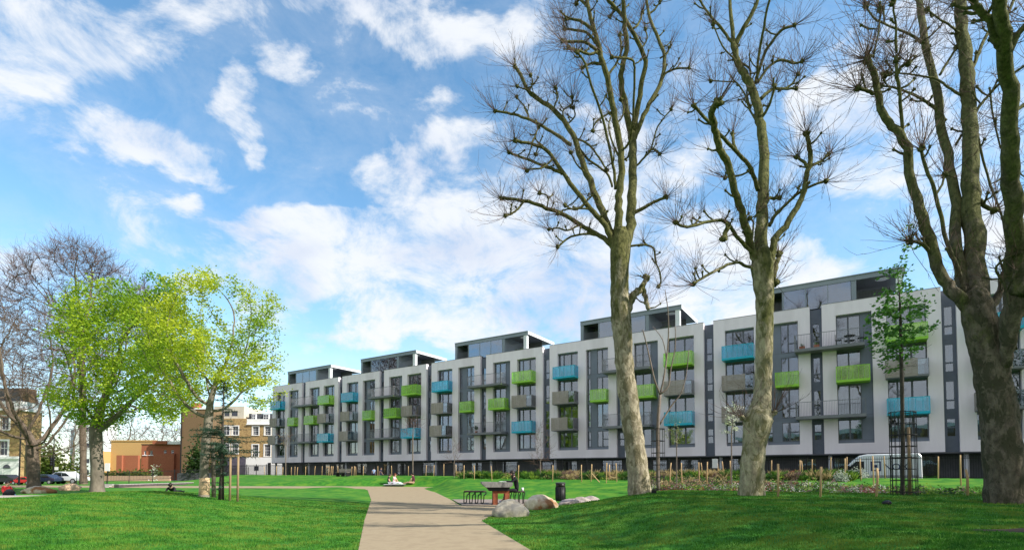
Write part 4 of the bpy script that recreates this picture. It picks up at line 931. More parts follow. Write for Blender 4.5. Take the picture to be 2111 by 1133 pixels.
for (s, z, lb) in ((4*PER+10.6, 11.93, 'dark cafe table on the upper grey balcony above the lime one'),):
    t = thing('balcony_table', lb, 'table', bal_pt(s, -.6, z), FROT); MB().tube([(0,0,.70),(0,0,.74)], [.4,.4], 16).build('table_top', m_dark, t); MB().tube([(0,0,0),(0,0,.699)], [.03,.03], 8).build('leg', m_dark, t); MB().tube([(0,0,0),(0,0,.03)], [.25,.22], 12).build('foot', m_dark, t)
    for e, l2 in ((-.75, 'left'), (.75, 'right')):
        c = thing('balcony_chair', 'dark slatted chair at the %s of the balcony cafe table' % l2, 'chair', bal_pt(s+e, -.6, z), FROT)
        MB().box(-.22,.22,-.22,.22,.42,.46).build('seat', m_dark, c); MB().box(-.2 if e > 0 else -.22, .22 if e > 0 else .2, -.22, .22, .461, .462)
        x = .2 if e > 0 else -.24
        for i in range(4): MB().box(x, x+.03, -.22+i*.12, -.16+i*.12, .461, .9).build('back_slat', m_dark, c)
        for lx in (-.2, .17):
            for ly in (-.2, .17): MB().box(lx, lx+.03, ly, ly+.03, 0, .419).build('leg', m_dark, c)
for p, wp in PENT[:3]:
    t = thing('rooftop_shrub', 'low green shrub on the open end of the %s rooftop penthouse terrace from the left' % ('second', 'third', 'fourth')[p-1], 'plant', wp, FROT)
    MB().box(-.4,.4,-.2,.2,0,.35).build('planter', m_dark, t); mb = MB()
    for x in (-.4,-.1,.2,.4): leafball(mb, (x,0,.5), .25, 90, .1, rnd)
    mb.build('foliage', m_potgreen, t)
# ------------------------------------------------------------ trees
def planebark(name, a, b_, patch, moss1, moss2, z0, z1):
    m = bpy.data.materials.new(name); m.use_nodes = True; n = m.node_tree.nodes; l = m.node_tree.links; p = n['Principled BSDF']; p.inputs['Roughness'].default_value = .92; p.inputs['Specular IOR Level'].default_value = .15
    tc = n.new('ShaderNodeTexCoord'); mp = n.new('ShaderNodeMapping'); mp.inputs['Scale'].default_value = (1,1,.45); l.new(tc.outputs['Object'], mp.inputs[0])
    def nz(sc, det=8, dist=0, src=mp):
        q = n.new('ShaderNodeTexNoise'); q.inputs['Scale'].default_value = sc; q.inputs['Detail'].default_value = det; q.inputs['Distortion'].default_value = dist; q.inputs['Roughness'].default_value = .65; l.new(src.outputs[0], q.inputs[0]); return q.outputs[0]
    def ramp(f, p0, p1, c0, c1):
        r = n.new('ShaderNodeValToRGB'); e = r.color_ramp.elements; e[0].position = p0; e[1].position = p1; e[0].color = (*c0, 1); e[1].color = (*c1, 1); l.new(f, r.inputs[0]); return r.outputs[0]
    def mix(f, x, y):
        q = n.new('ShaderNodeMix'); q.data_type = 'RGBA'; l.new(f, q.inputs[0]); l.new(x, q.inputs[6]); l.new(y, q.inputs[7]); return q.outputs[2]
    base = ramp(nz(6, 10, .4), .36, .62, a, b_)
    rg = n.new('ShaderNodeRGB'); rg.outputs[0].default_value = (*patch, 1)
    base = mix(ramp(nz(2.6, 6, 1.2), .50, .56, (0,0,0), (1,1,1)), base, rg.outputs[0])
    moss = ramp(nz(9, 8), .35, .65, moss1, moss2)
    sp = n.new('ShaderNodeSeparateXYZ'); l.new(tc.outputs['Object'], sp.inputs[0]); mr = n.new('ShaderNodeMapRange'); l.new(sp.outputs[2], mr.inputs[0]); mr.inputs[1].default_value = z0; mr.inputs[2].default_value = z1; mr.inputs[3].default_value = -.25; mr.inputs[4].default_value = .32; 
    ad = n.new('ShaderNodeMath'); ad.operation = 'ADD'; l.new(mr.outputs[0], ad.inputs[0]); l.new(nz(1.9, 7, .5), ad.inputs[1])
    mm = n.new('ShaderNodeMapRange'); l.new(ad.outputs[0], mm.inputs[0]); mm.inputs[1].default_value = .46; mm.inputs[2].default_value = .60; 
    col = mix(mm.outputs[0], base, moss)
    crk = ramp(nz(14, 6, 1.5), .30, .42, (.35,.33,.30), (1,1,1)); ml = n.new('ShaderNodeMix'); ml.data_type = 'RGBA'; ml.blend_type = 'MULTIPLY'; ml.inputs[0].default_value = .8; l.new(col, ml.inputs[6]); l.new(crk, ml.inputs[7])
    l.new(ml.outputs[2], p.inputs['Base Color'])
    b1 = n.new('ShaderNodeBump'); b1.inputs['Distance'].default_value = .09; b1.inputs['Strength'].default_value = 1; l.new(nz(11, 10, .8), b1.inputs['Height']); l.new(b1.outputs[0], p.inputs['Normal'])
    return m
m_planeA = planebark('plane_bark_tan', (.24,.20,.14), (.48,.42,.30), (.19,.165,.10), (.055,.057,.02), (.17,.165,.06), 3, 14)
m_planeB = planebark('plane_bark_mossy', (.23,.20,.135), (.46,.41,.27), (.19,.175,.09), (.055,.062,.02), (.17,.17,.06), 1, 13)
m_planeC = planebark('plane_bark_deep_brown', (.075,.062,.045), (.19,.16,.115), (.07,.065,.04), (.055,.060,.022), (.16,.16,.065), 2, 12)
m_bark = mat('plane_bark_trunk', (.19,.155,.10), (.40,.34,.25), scale=1.6, rough=.9, stretch=(1,1,.35), bump=.03, bscale=7, c3=(.115,.115,.055), detail=12, contrast=(.38,.62))
m_bark2 = mat('plane_bark_dark', (.07,.058,.04), (.20,.17,.12), scale=2.2, rough=.9, stretch=(1,1,.4), bump=.03, bscale=8, c3=(.085,.095,.030), detail=12)
m_limb = mat('mossy_limb_bark', (.05,.052,.022), (.15,.14,.07), scale=4, rough=.9, bump=.012, bscale=14, c3=(.10,.115,.028), detail=10)
m_twig = mat('twig_bark', (.085,.05,.04), (.14,.085,.06), scale=6, rough=.8)
m_greyb = mat('grey_bark', (.10,.083,.065), (.21,.175,.135), scale=3, rough=.9, stretch=(1,1,.4), bump=.02, bscale=9, detail=10)
m_brownb = mat('brown_bark', (.075,.055,.04), (.17,.13,.095), scale=4, rough=.9, stretch=(1,1,.4), bump=.02, bscale=12, detail=10)
def smooth(pts, rad, k=3):
    P = [Vector(p) for p in pts]; o, r = [], []
    for i in range(len(P)-1):
        p0, p1, p2, p3 = P[max(i-1,0)], P[i], P[i+1], P[min(i+2, len(P)-1)]
        for j in range(k):
            t = j/k; o.append(.5*((2*p1)+(p2-p0)*t+(2*p0-5*p1+4*p2-p3)*t*t+(3*p1-p0-3*p2+p3)*t**3)); r.append(rad[i]+(rad[i+1]-rad[i])*t)
    o.append(P[-1]); r.append(rad[-1]); return o, r
def twig(mb, p, d, ln, r0, rr, side=2, up=.35, segs=4):
    pts = [p.copy()]; d = d.normalized(); q = p.copy()
    for i in range(segs):
        d = (d+Vector((rr.gauss(0,.10), rr.gauss(0,.10), up*.22+rr.gauss(0,.07)))).normalized(); q = q+d*ln/segs; pts.append(q.copy())
        if i and side and rr.random() < .7:
            e = (d+Vector((rr.uniform(-1,1), rr.uniform(-1,1), rr.uniform(-.3,.8)))*.7).normalized(); l2 = ln*rr.uniform(.15,.35)
            mb.tube([q, q+e*l2*.5, q+e*l2+Vector((0,0,l2*.15))], [r0*.55, r0*.5, r0*.3], 3, cap=False)
    mb.tube(pts, [r0*(1-.6*i/segs) for i in range(segs+1)], 3, cap=False)
def traced(label, trunk, limbs, Y, mt, seed, zwig=1.0, pxm=None):
    rr = random.Random(seed); base = hit(trunk[0][0], trunk[0][1], 8, 60) if Y is None else None
    if base: Y = base.y
    b = at(trunk[0][0], trunk[0][1], Y); b.z = terrain(b.x, Y); sc = Y/F
    t = thing('plane_tree', label, 'tree', b, 0, 'pollarded plane trees')
    def w3(px, py, dy): return at(px, py, Y+dy)-b
    pts = [w3(x, y, 0) for x, y, w in trunk]; rad = [w*sc/2 for x, y, w in trunk]
    pts[0].z -= .15
    P, Rr = smooth(pts, rad, 5); fk = MB().blob(P[-1]-Vector((0,0,Rr[-1]*.2)), Rr[-1]*1.02, 20, 12, .12, (1,1,1.1)); fk.build('trunk_fork', mt, t, True); MB().tube(P, Rr, 28, lump=.12).build('trunk', mt, t, True)
    tw = MB(); nodes = {}
    for li, (pp, w0, w1, knob) in enumerate(limbs):
        ang = rr.uniform(-1, 1)*zwig; L_ = 0; pts = []
        y_off = 0
        if li in nodes: pass
        # depth of start: nearest point of an earlier limb
        best = None
        s0 = Vector((pp[0][0], pp[0][1]))
        for (q, dq) in nodes.get('all', []):
            e = (q-s0).length
            if best is None or e < best[0]: best = (e, dq)
        y_off = best[1] if best and best[0] < 22 else 0
        allp = []
        dy = y_off; prev = s0
        for (x, y) in pp:
            st = (Vector((x, y))-prev).length; prev = Vector((x, y)); dy += ang*st*sc*.55*(.8+.5*rr.random()); ang += rr.uniform(-.35,.35)*zwig*.5; ang = max(-1.1, min(1.1, ang))
            pts.append(w3(x, y, dy)); allp.append((Vector((x, y)), dy))
        # dense record
        for i in range(len(allp)-1):
            for k in range(6): tt = k/6; nodes.setdefault('all', []).append((allp[i][0].lerp(allp[i+1][0], tt), allp[i][1]+(allp[i+1][1]-allp[i][1])*tt))
        nodes.setdefault('all', []).append(allp[-1])
        n = len(pts); rad = [(w0[i] if isinstance(w0, list) else w0+(w1-w0)*(i/(n-1))**.8)*sc/2 for i in range(n)]
        if isinstance(w0, list): w0 = max(w0)
        P, Rr = smooth(pts, rad, 4); 
        for i in range(1, len(P)-1): P[i] = P[i]+Vector((rr.gauss(0,1), rr.gauss(0,1), rr.gauss(0,1)))*.02*min(1.4, Rr[i]*8)
        mb = MB().tube(P, Rr, 12 if w0 > 14 else 8, lump=.12)
        # small side stubs with twigs along the limb
        tot_len = sum((P[i+1]-P[i]).length for i in range(len(P)-1))
        d_end = (P[-1]-P[-2]).normalized()
        if knob:
            kr = max(Rr[-1]*1.55, .085); mb.blob(P[-1], kr, 9, 7, .5, seed=li)
            for q in range(4): e = Vector((rr.gauss(0,1), rr.gauss(0,1), rr.gauss(0,1))).normalized(); mb.blob(P[-1]+e*kr*.8, kr*.55, 6, 5, .4, seed=q)
            for q in range(int(24*knob)):
                e = (d_end*.45+Vector((rr.gauss(0,.75), rr.gauss(0,.75), rr.gauss(.42,.6)))).normalized()
                twig(tw, P[-1]+e*kr*.5, e, rr.uniform(.6,1.6)*min(1, .8+knob*.15), .0095, rr)
        k = 2
        while k < len(P)-1:
            if Rr[k] < .17 and rr.random() < (.62 if Rr[k] < .1 else .32):
                e = Vector((rr.gauss(0,1), rr.gauss(0,1), rr.uniform(-.1,1.2))).normalized()
                if rr.random() < .45:      # short spur with its own burst
                    l2 = rr.uniform(.2,.6); q1 = P[k]+e*l2*.5; q2 = q1+(e+Vector((0,0,.5))).normalized()*l2*.5
                    mb.tube([P[k], q1, q2], [Rr[k]*.5, .03, .026], 6, lump=.2); mb.blob(q2, .05, 6, 5, .5, seed=k)
                    for z in range(rr.randint(4,9)): f_ = (e*.5+Vector((rr.gauss(0,.7), rr.gauss(0,.7), rr.gauss(.5,.5)))).normalized(); twig(tw, q2, f_, rr.uniform(.4,1.1), .0075, rr)
                else:
                    for z in range(rr.randint(2,5)): f_ = (e+Vector((rr.gauss(0,.5), rr.gauss(0,.5), rr.gauss(.3,.4)))).normalized(); twig(tw, P[k], f_, rr.uniform(.35,1.0), .007, rr, 1)
            k += 1
        mb.build('limb', mt, t, True)
    o = tw.build('twigs', m_twig, t); o['kind'] = 'stuff'
    return t
T1 = [(1320,1017,50),(1315,975,44),(1309,920,41),(1303,880,40),(1297,830,39),(1291,790,38),(1287,745,37),(1284,700,37),(1280,655,41),(1277,620,38),(1277,570,37),(1278,530,39),(1280,500,40),(1281,478,26)]
L1 = [([(1270,540),(1273,490),(1276,440),(1278,390),(1280,312),(1264,229),(1251,160),(1237,105),(1225,64),(1212,14),(1207,-25)],20,7,1),
 ([(1284,545),(1293,500),(1301,450),(1304,390),(1305,321),(1303,275)],24,17,0),
 ([(1303,278),(1287,206),(1280,156),(1292,105),(1288,46),(1284,-15),(1290,-60)],15,8,1),
 ([(1305,270),(1311,240),(1317,197),(1331,138),(1322,101),(1301,60),(1283,32),(1255,2),(1240,-15)],14,6,1),
 ([(1305,290),(1319,257),(1338,216),(1361,174),(1370,128),(1361,87),(1342,46),(1333,0),(1338,-40)],12,6,1),
 ([(1362,172),(1372,152),(1390,143),(1420,140)],6,4,1),
 ([(1272,530),(1262,492),(1248,455),(1237,422),(1209,358),(1191,303),(1168,257),(1140,225),(1113,206),(1090,188),(1076,160),(1062,138)],19,7,1.4),
 ([(1270,520),(1257,485),(1240,455),(1218,431),(1182,385),(1159,353),(1140,326),(1122,307),(1095,296),(1062,290)],14,6,1.2),
 ([(1177,298),(1158,285),(1136,271),(1104,252),(1067,238),(1042,232),(1021,229)],9,5,1.3),
 ([(1159,358),(1143,350),(1127,344),(1085,328),(1049,314)],8,5,1),
 ([(1272,530),(1258,504),(1242,490),(1228,482),(1196,463),(1159,440),(1127,429),(1090,415),(1060,411),(1033,408)],12,6,1.4),
 ([(1079,416),(1068,430),(1055,440),(1042,445)],5,4,1),
 ([(1269,390),(1266,350),(1260,321),(1241,238),(1218,174),(1207,133),(1189,108)],7,4,1),
 ([(1250,492),(1230,484),(1209,482),(1177,488),(1150,509)],6,4,1),
 ([(1225,64),(1200,46),(1182,40),(1168,39)],7,4,1),([(1240,110),(1222,98),(1205,87),(1180,86),(1159,85)],7,4,1),([(1212,14),(1195,-2),(1188,8)],6,5,1),
 ([(1305,440),(1330,426),(1347,417),(1374,406)],9,6,1.2),
 ([(1309,345),(1328,325),(1342,307),(1356,261),(1384,225)],5,3,1),([(1335,312),(1350,308),(1360,318)],4,4,1),
 ([(1300,507),(1325,505),(1347,512),(1352,540),(1360,560),(1362,580),(1358,590)],5,3,.6),
 ([(1292,640),(1303,612),(1316,600),(1326,588),(1332,572)],20,9,.8),([(1325,592),(1330,610),(1334,628),(1338,637)],10,9,0),
 ([(1237,105),(1215,112),(1190,103),(1172,98)],6,4,1),([(1230,90),(1210,68),(1185,62),(1164,60)],6,4,1),([(1245,135),(1222,130),(1200,140)],5,4,.8),
 ([(1284,30),(1270,20),(1258,35)],5,4,.8),([(1335,30),(1350,20),(1360,5)],5,4,1),([(1322,101),(1334,80),(1330,60)],4,3,.8),([(1361,120),(1376,110),(1380,98)],4,3,.8),([(1305,60),(1316,50),(1325,25)],5,4,1),
 ([(1140,326),(1120,345),(1098,348),(1086,352)],4,3,.9),([(1195,463),(1170,475),(1152,470),(1132,472)],4,3,.8),([(1127,429),(1130,405),(1112,398)],3,3,.7),([(1095,296),(1105,275),(1110,262)],4,3,.8),([(1264,260),(1280,245),(1286,225),(1280,205)],4,3,.5),
 ([(1280,330),(1265,300),(1255,260),(1262,235)],5,3,.5),([(1180,285),(1210,295),(1235,325),(1250,350)],5,4,.4),([(1140,225),(1150,200),(1145,182)],4,3,1),([(1090,188),(1098,170),(1094,155)],4,3,1),([(1168,257),(1185,240),(1182,222)],4,3,1),
 ([(1168,257),(1160,230),(1178,215),(1179,200)],4,3,.8),([(1122,307),(1112,296),(1105,318)],4,3,.7),
 ([(1236,422),(1225,400),(1190,432),(1165,423)],4,3,.7),([(1209,358),(1190,340),(1177,315)],4,3,.8),
 ([(1251,160),(1272,128),(1280,105),(1278,72)],5,4,.9),([(1264,229),(1230,250),(1222,270)],4,3,.7),([(1303,275),(1296,320),(1284,330)],5,4,.6),
 ([(1218,431),(1190,430),(1165,432),(1150,440)],4,3,.8),([(1280,312),(1300,285),(1307,200),(1308,140),(1300,122),(1262,118)],5,4,.7),
 ([(1192,303),(1214,330),(1250,355),(1262,385)],5,5,0),([(1113,206),(1100,192),(1066,178)],4,3,.8),([(1090,248),(1085,225),(1065,200)],4,3,.7)]
traced('leaning pollarded plane tree, leftmost of the three big planes', T1, L1, None, m_planeA, 11)
T2 = [(1549,1020,54),(1550,985,48),(1552,950,46),(1555,915,45),(1559,885,50),(1562,862,56),(1568,838,42),(1572,810,35),(1574,770,33),(1575,720,33),(1576,680,34),(1577,640,35),(1576,605,35),(1573,575,42),(1571,545,42),(1571,518,30)]
L2 = [([(1571,535),(1570,476),(1573,408),(1576,339),(1570,275),(1560,222),(1544,169),(1530,145),(1520,127),(1512,85)],27,15,0),
 ([(1512,90),(1507,32),(1505,-20)],11,8,1),([(1515,95),(1533,58),(1555,21),(1570,-25)],13,8,1),([(1512,100),(1507,85),(1486,58),(1470,40),(1459,26),(1438,-5)],8,5,1),
 ([(1558,540),(1549,508),(1533,450),(1515,392),(1502,339),(1483,307),(1475,265),(1467,233),(1480,212)],16,11,1.7),
 ([(1563,392),(1549,349),(1523,318),(1491,286),(1459,249),(1430,217)],10,6,1.3),
 ([(1556,530),(1544,513),(1518,487),(1502,461),(1480,454),(1443,461),(1417,468),(1393,459)],9,5,1.3),([(1502,461),(1496,480),(1491,492)],10,9,.5),
 ([(1556,553),(1537,548),(1518,540),(1480,556),(1449,572),(1430,585)],7,5,1.3),
 ([(1580,560),(1588,540),(1592,520),(1597,492),(1618,466),(1639,434),(1655,402),(1663,360),(1671,328),(1668,300),(1663,275)],17,8,1.4),
 ([(1666,347),(1680,338),(1692,333),(1708,318)],7,5,1.2),([(1666,345),(1655,332),(1642,323)],8,5,1.1),
 ([(1586,466),(1595,448),(1608,434),(1634,408),(1666,386),(1703,373)],8,5,1.2),
 ([(1578,423),(1586,408),(1596,410),(1608,408)],8,5,.8),
 ([(1557,172),(1565,145),(1576,111),(1592,85),(1613,61),(1637,53)],8,6,1.3),([(1562,170),(1575,150),(1592,132),(1613,124),(1635,131),(1653,127)],7,5,1.3),
 ([(1560,165),(1565,110),(1574,60),(1580,26),(1590,-15)],7,5,1),([(1568,204),(1592,185),(1618,183),(1642,183)],9,5,1),([(1618,183),(1634,172),(1645,153)],6,4,1),
 ([(1568,246),(1580,228),(1590,205),(1597,177)],7,5,1.1),([(1593,575),(1600,545),(1606,524)],10,9,1),
 ([(1572,270),(1545,225),(1536,196),(1520,172),(1507,169),(1465,167)],5,3,.8),([(1523,318),(1514,300),(1510,275)],7,6,.8),
 ([(1549,349),(1530,360),(1495,366)],5,4,.7),([(1576,600),(1590,588),(1598,582)],12,10,.6),([(1549,508),(1553,460),(1545,450)],4,3,.5),
 ([(1520,127),(1540,137),(1548,150),(1540,190),(1546,220)],5,4,.4),([(1560,862),(1580,868),(1596,850)],9,7,1.3),([(1548,872),(1530,860)],8,7,1.2),([(1544,170),(1520,130),(1490,95),(1470,50)],5,3,.8)]
traced('pollarded plane tree with a swollen burr low on its trunk, middle of three', T2, L2, None, m_planeB, 23)
T3 = [(2073,1036,72),(2071,1000,67),(2068,960,66),(2064,910,65),(2060,860,63),(2052,810,61),(2044,765,59),(2035,720,59),(2026,680,60),(2016,645,60),(2012,610,40)]
L3 = [([(2019,655),(2016,600),(2007,477),(2002,400),(2002,318),(1997,212),(1989,106),(1981,32),(1977,-30)],44,22,0),
 ([(2000,650),(1985,590),(1973,530),(1970,424),(1954,318),(1933,212),(1912,106),(1896,10),(1890,-40)],26,14,0),
 ([(2006,645),(1975,615),(1954,588),(1928,530),(1901,450),(1880,371),(1869,307),(1854,275),(1827,244),(1811,201),(1803,154),(1787,122)],27,11,2.4),
 ([(1801,193),(1785,186),(1769,183)],8,6,1.6),([(1861,280),(1857,212),(1849,159),(1848,122)],7,6,1.2),([(1848,160),(1856,140),(1872,130)],6,6,1.2),
 ([(1992,615),(1975,555),(1954,503),(1928,397),(1910,350),(1899,307)],9,6,1.3),([(1925,525),(1900,502),(1875,498)],9,6,1.4),
 ([(1950,250),(1930,225),(1912,212),(1885,196),(1850,182),(1816,177)],9,4,1.2),([(1981,196),(1955,180),(1933,164),(1895,156),(1853,151),(1827,151)],6,3,1.2),
 ([(1918,95),(1906,90),(1875,71),(1832,53),(1801,37),(1785,13)],7,4,1.4),
 ([(2000,150),(2012,125),(2023,95),(2044,58),(2081,21),(2090,-10)],9,6,1),([(2006,240),(2022,215),(2039,196),(2065,169),(2125,128)],7,5,1),
 ([(2056,830),(2066,770),(2073,728),(2081,678),(2093,620),(2097,583),(2095,540),(2090,424),(2084,318),(2081,212),(2071,106),(2065,42),(2060,-20)],[24,25,22,32,38,36,32,28,25,22,19,17,15],18,0),
 ([(2098,610),(2118,560),(2140,500),(2165,420),(2180,300)],[28,24,20,18,12],14,1),
 ([(2068,95),(2050,75),(2039,42),(2012,10),(2000,-10)],12,9,1),([(2078,110),(2098,70),(2125,45)],11,8,1),
 ([(1938,154),(1955,125),(1972,98)],6,5,1),([(1986,74),(1970,62),(1959,53),(1935,38),(1912,21)],5,4,1),
 ([(2020,410),(2030,425),(2050,434)],9,9,1.6),([(1970,300),(1985,275),(2000,268)],6,5,1.1),
 ([(2040,180),(2046,230),(2062,300),(2090,345),(2125,375)],4,3,1),([(2010,255),(2035,360),(2060,430),(2090,510),(2125,575)],5,4,1.2),
 ([(2095,720),(2075,600),(2055,560),(2062,540),(2100,520)],5,4,.9),([(1930,400),(1942,380),(1948,360)],5,4,1),([(2115,215),(2090,232),(2084,260)],8,7,.5),
 ([(1800,120),(1812,60),(1815,20)],4,3,1),([(1848,110),(1846,50),(1840,5)],5,3,1.2),([(2040,640),(2062,600),(2072,560),(2110,530)],16,12,.5)]
t3 = traced('huge dark pollarded plane tree forking low at the right edge of the picture', T3, L3, None, m_planeC, 37, .8)

# ---- space colonisation for the natural crowns
def colonize(stem, attr, step=.5, di=6.0, dk=1.0, iters=120, tropism=(0,0,.05), seed=1):
    rs = np.random.RandomState(seed); pos = [np.array(p, float) for p in stem]; par = [-1]+list(range(len(stem)-1)); A = np.array(attr, float)
    near = np.full(len(A), 1e9); nidx = np.zeros(len(A), int); tr = np.array(tropism); start = 0; kids = {}
    for it in range(iters):
        for i in range(start, len(pos)):
            d = np.linalg.norm(A-pos[i], axis=1); m = d < near; near[m] = d[m]; nidx[m] = i
        start = len(pos); keep = near > dk; A, near, nidx = A[keep], near[keep], nidx[keep]
        if not len(A): break
        act = near < di
        if not act.any(): act = near <= near.min()+1e-6
        ii = nidx[act]; dv = A[act]-np.array(pos)[ii]; dv /= np.linalg.norm(dv, axis=1)[:,None]; new = 0
        for i in np.unique(ii):
            if kids.get(i, 0) >= 3: continue
            kids[i] = kids.get(i, 0)+1
            v = dv[ii == i].sum(0); l = np.linalg.norm(v)
            if l < 1e-3: v = rs.randn(3); l = np.linalg.norm(v)
            v = v/l+tr+rs.randn(3)*.10; v /= np.linalg.norm(v); p = pos[i]+v*step
            pos.append(p); par.append(i); new += 1
        if not new: break
    return np.array(pos), par
def skeleton(pos, par, tip=.012, expo=2.35, base=None):
    n = len(par); ch = [[] for _ in range(n)]
    for i, p in enumerate(par):
        if p >= 0: ch[p].append(i)
    acc = np.zeros(n); size = np.ones(n)
    for i in range(n-1, -1, -1):
        if not ch[i]: acc[i] = tip**expo
        else: acc[i] = sum(acc[c] for c in ch[i])
    rad = acc**(1/expo)
    if base: k = base/rad[0]; rad = np.where(rad > tip*2, tip*2+(rad-tip*2)*(base-tip*2)/(rad[0]-tip*2), rad)
    return ch, rad
def skel_mesh(mb, pos, par, ch, rad, lo=0, hi=9, lump=.08, nstem=0):
    starts = [0]; st = [(0, -1)]
    while st:
        i, pr = st.pop(); chain = ([pr] if pr >= 0 else [])+[i]
        while ch[chain[-1]]:
            cs = sorted(ch[chain[-1]], key=lambda c: -rad[c])
            for c in cs[1:]: st.append((c, chain[-1]))
            chain.append(cs[0])
        rr = [rad[j] for j in chain]
        if pr >= 0: rr[0] = rr[1]
        if max(rr) < lo: continue
        seg = max(rr); n = 14 if seg > .2 else (8 if seg > .06 else (5 if seg > .025 else 3))
        mb.tube([Vector(pos[j]) for j in chain], rr, n, lump=lump if seg > .05 else 0, cap=False)
def ellip(px, py, rx, ry, Y, n, seed, depth=None, shell=.35, cut=None, gate=None):
    rs = random.Random(seed); c = at(px, py, Y); a = rx*Y/F; b = ry*Y/F; dd = depth or a; out = []
    while len(out) < n:
        x, y, z = rs.uniform(-1,1), rs.uniform(-1,1), rs.uniform(-1,1); q = x*x+y*y+z*z
        if q > 1 or q < shell*rs.random(): continue
        if gate is not None and noise.noise(Vector((c.x+x*a, c.y+y*dd, c.z+z*b))*(2.2/a)+Vector((seed,0,0))) < gate*min(1, q*1.6): continue
        if cut and not cut(x, z, rs): continue
        out.append((c.x+x*a, c.y+y*dd, c.z+z*b))
    return out
def nat_tree(name, label, base_px, base_py, Y, stems, attr, m, base_r, step, di, dk, tip, seed, leaves=None, tw=None, extra=None, group=None, trop=(0,0,.05), stem_r=None):
    b = at(base_px, base_py, Y); b.z = terrain(b.x, Y)-.05; rr = random.Random(seed)
    t = thing(name, label, 'tree', b, 0, group)
    pts = [Vector(b)]+[at(x, y, Y+dy) for x, y, dy in stems]
    P, _ = smooth(pts, [1]*len(pts), 4)
    pos, par = colonize([tuple(p) for p in P], attr, step, di, dk, 140, trop, seed)
    ch, rad = skeleton(pos, par, tip, base=base_r); pos = pos-np.array(b)
    rad = rad*np.array([1.35 if i == 0 else (1.12 if i == 1 else 1) for i in range(len(rad))])
    mb = MB(); skel_mesh(mb, pos, par, ch, rad); mb.build('trunk', m, t, True)
    tips = [i for i in range(len(par)) if rad[i] < tip*2.2]
    if tw:
        mt, per, ln, r0 = tw; mb = MB()
        for i in tips:
            d = Vector(pos[i]-pos[par[i]]).normalized()
            for k in range(per if rr.random() < .9 else 0): twig(mb, Vector(pos[i]), (d*.8+Vector((rr.gauss(0,.6), rr.gauss(0,.6), rr.gauss(.2,.5)))).normalized(), ln*rr.uniform(.5,1.2), r0, rr, 1, .2, 3)
        o = mb.build('twigs', mt, t); o['kind'] = 'stuff'
    if leaves:
        ml, per, spread, size, prob = leaves; mb = MB()
        for i in tips:
            p = Vector(pos[i])
            if rr.random() > prob: continue
            if noise.noise(Vector(pos[i])*.35+Vector((seed,0,0))) < -.42: continue
            for k in range(int(per*rr.uniform(.5,1.5))): leaf(mb, p+Vector((rr.gauss(0,spread), rr.gauss(0,spread), rr.gauss(0,spread*.65))), size*rr.uniform(.65,1.35), rr)
        o = mb.build('crown', ml, t); o['kind'] = 'stuff'
    return t
m_mgreen = leafmat('maple_spring_leaf', (.40,.50,.03), (.60,.65,.05), (.26,.42,.03), scale=1.0, trans=.5)
m_mgreen2 = leafmat('maple_green_leaf', (.26,.42,.03), (.50,.60,.04), (.16,.32,.03), scale=.5, trans=.5)
# tall bare tree behind
nat_tree('bare_tree', 'tallest bare tree, rising behind the green maple with purplish twigs', 172, 1000, 62, [(171,900,0),(170,800,0),(168,720,.5),(166,660,0)],
  ellip(170,635,135,140,62,4200,5,gate=0, cut=lambda x, z, r: True)+ellip(120,760,110,80,62,600,6), m_brownb, .33, .62, 7, .88, .020, 41, tw=(mat('purple_twigs', (.085,.055,.055), (.14,.095,.09), scale=2), 6, 1.6, .017))
nat_tree('bare_tree', 'bare tree with low forking trunk at the far left in front of the terraced house', 71, 1004, 47, [(68,965,0),(66,925,0),(66,915,0)],
  ellip(60,765,150,150,47,3600,7,gate=0)+ellip(-20,800,80,120,47,250,8)+ellip(120,900,60,45,47,80,9), m_brownb, .46, .55, 6, .8, .016, 42, tw=(mat('brown_twigs', (.09,.06,.04), (.15,.10,.07), scale=2), 5, 1.25, .012))
for i, (px, Y, w, tp, lb) in enumerate(((150,95,50,860,'slim bare tree in front of the white flats'),(330,100,70,870,'bare tree behind the red brick building'),(262,98,60,850,'bare tree behind the buff brick building'),(395,125,60,840,'bare tree behind the tall brown flank wall'))):
    nat_tree('bare_tree', lb, px, 990, Y+14 if i else Y, [(px,950,0),(px+2,930,0)], ellip(px,(tp+940)/2,w,(940-tp)/2,Y+14 if i else Y,800,50+i), m_greyb, .25, .9, 7, 1.4, .03, 60+i, tw=(MATS['purple_twigs'], 3, 1.8, .02))
# maples
nat_tree('maple_tree', 'large maple in fresh green leaf with thick pale trunk, left of the wrapped trunk maple', 201, 1013, 38, [(200,960,0),(198,915,0),(197,880,0)],
  ellip(275,705,150,148,38,1700,15,depth=4.4,gate=-.02)+ellip(195,820,80,65,38,420,16)+ellip(320,790,95,90,38,520,17,depth=3), m_greyb, .40, .45, 5, .68, .0115, 71,
  leaves=(m_mgreen2, 52, .31, .175, .99))
nat_tree('maple_tree', 'maple in bright lime spring leaf with a pale wrapped lower trunk, beside the staked conifer', 421, 1017, 24.5, [(421,960,0),(424,930,0)],
  ellip(445,690,150,135,24.5,1500,18,depth=3,gate=.04)+ellip(345,770,85,95,24.5,420,19,depth=2)+ellip(520,800,65,60,24.5,90,20,depth=1.5), mat('maple_bark', (.13,.11,.085), (.25,.22,.17), scale=5, rough=.9, bump=.01), .19, .28, 3.2, .40, .0070, 74,
  leaves=(m_mgreen, 33, .16, .108, .97))
b = at(421, 1017, 24.5); b.z = terrain(b.x, 24.5)
tg = bpy.data.objects['maple_tree.001']
MB().tube([(-.0,0,-.05),(-.0,0,.45),(.0,0,.92)], [.235,.228,.215], 14, lump=.03).build('trunk_wrap', mat('hessian_wrap', (.52,.36,.20), (.62,.45,.28), scale=12, rough=.95), tg, True)
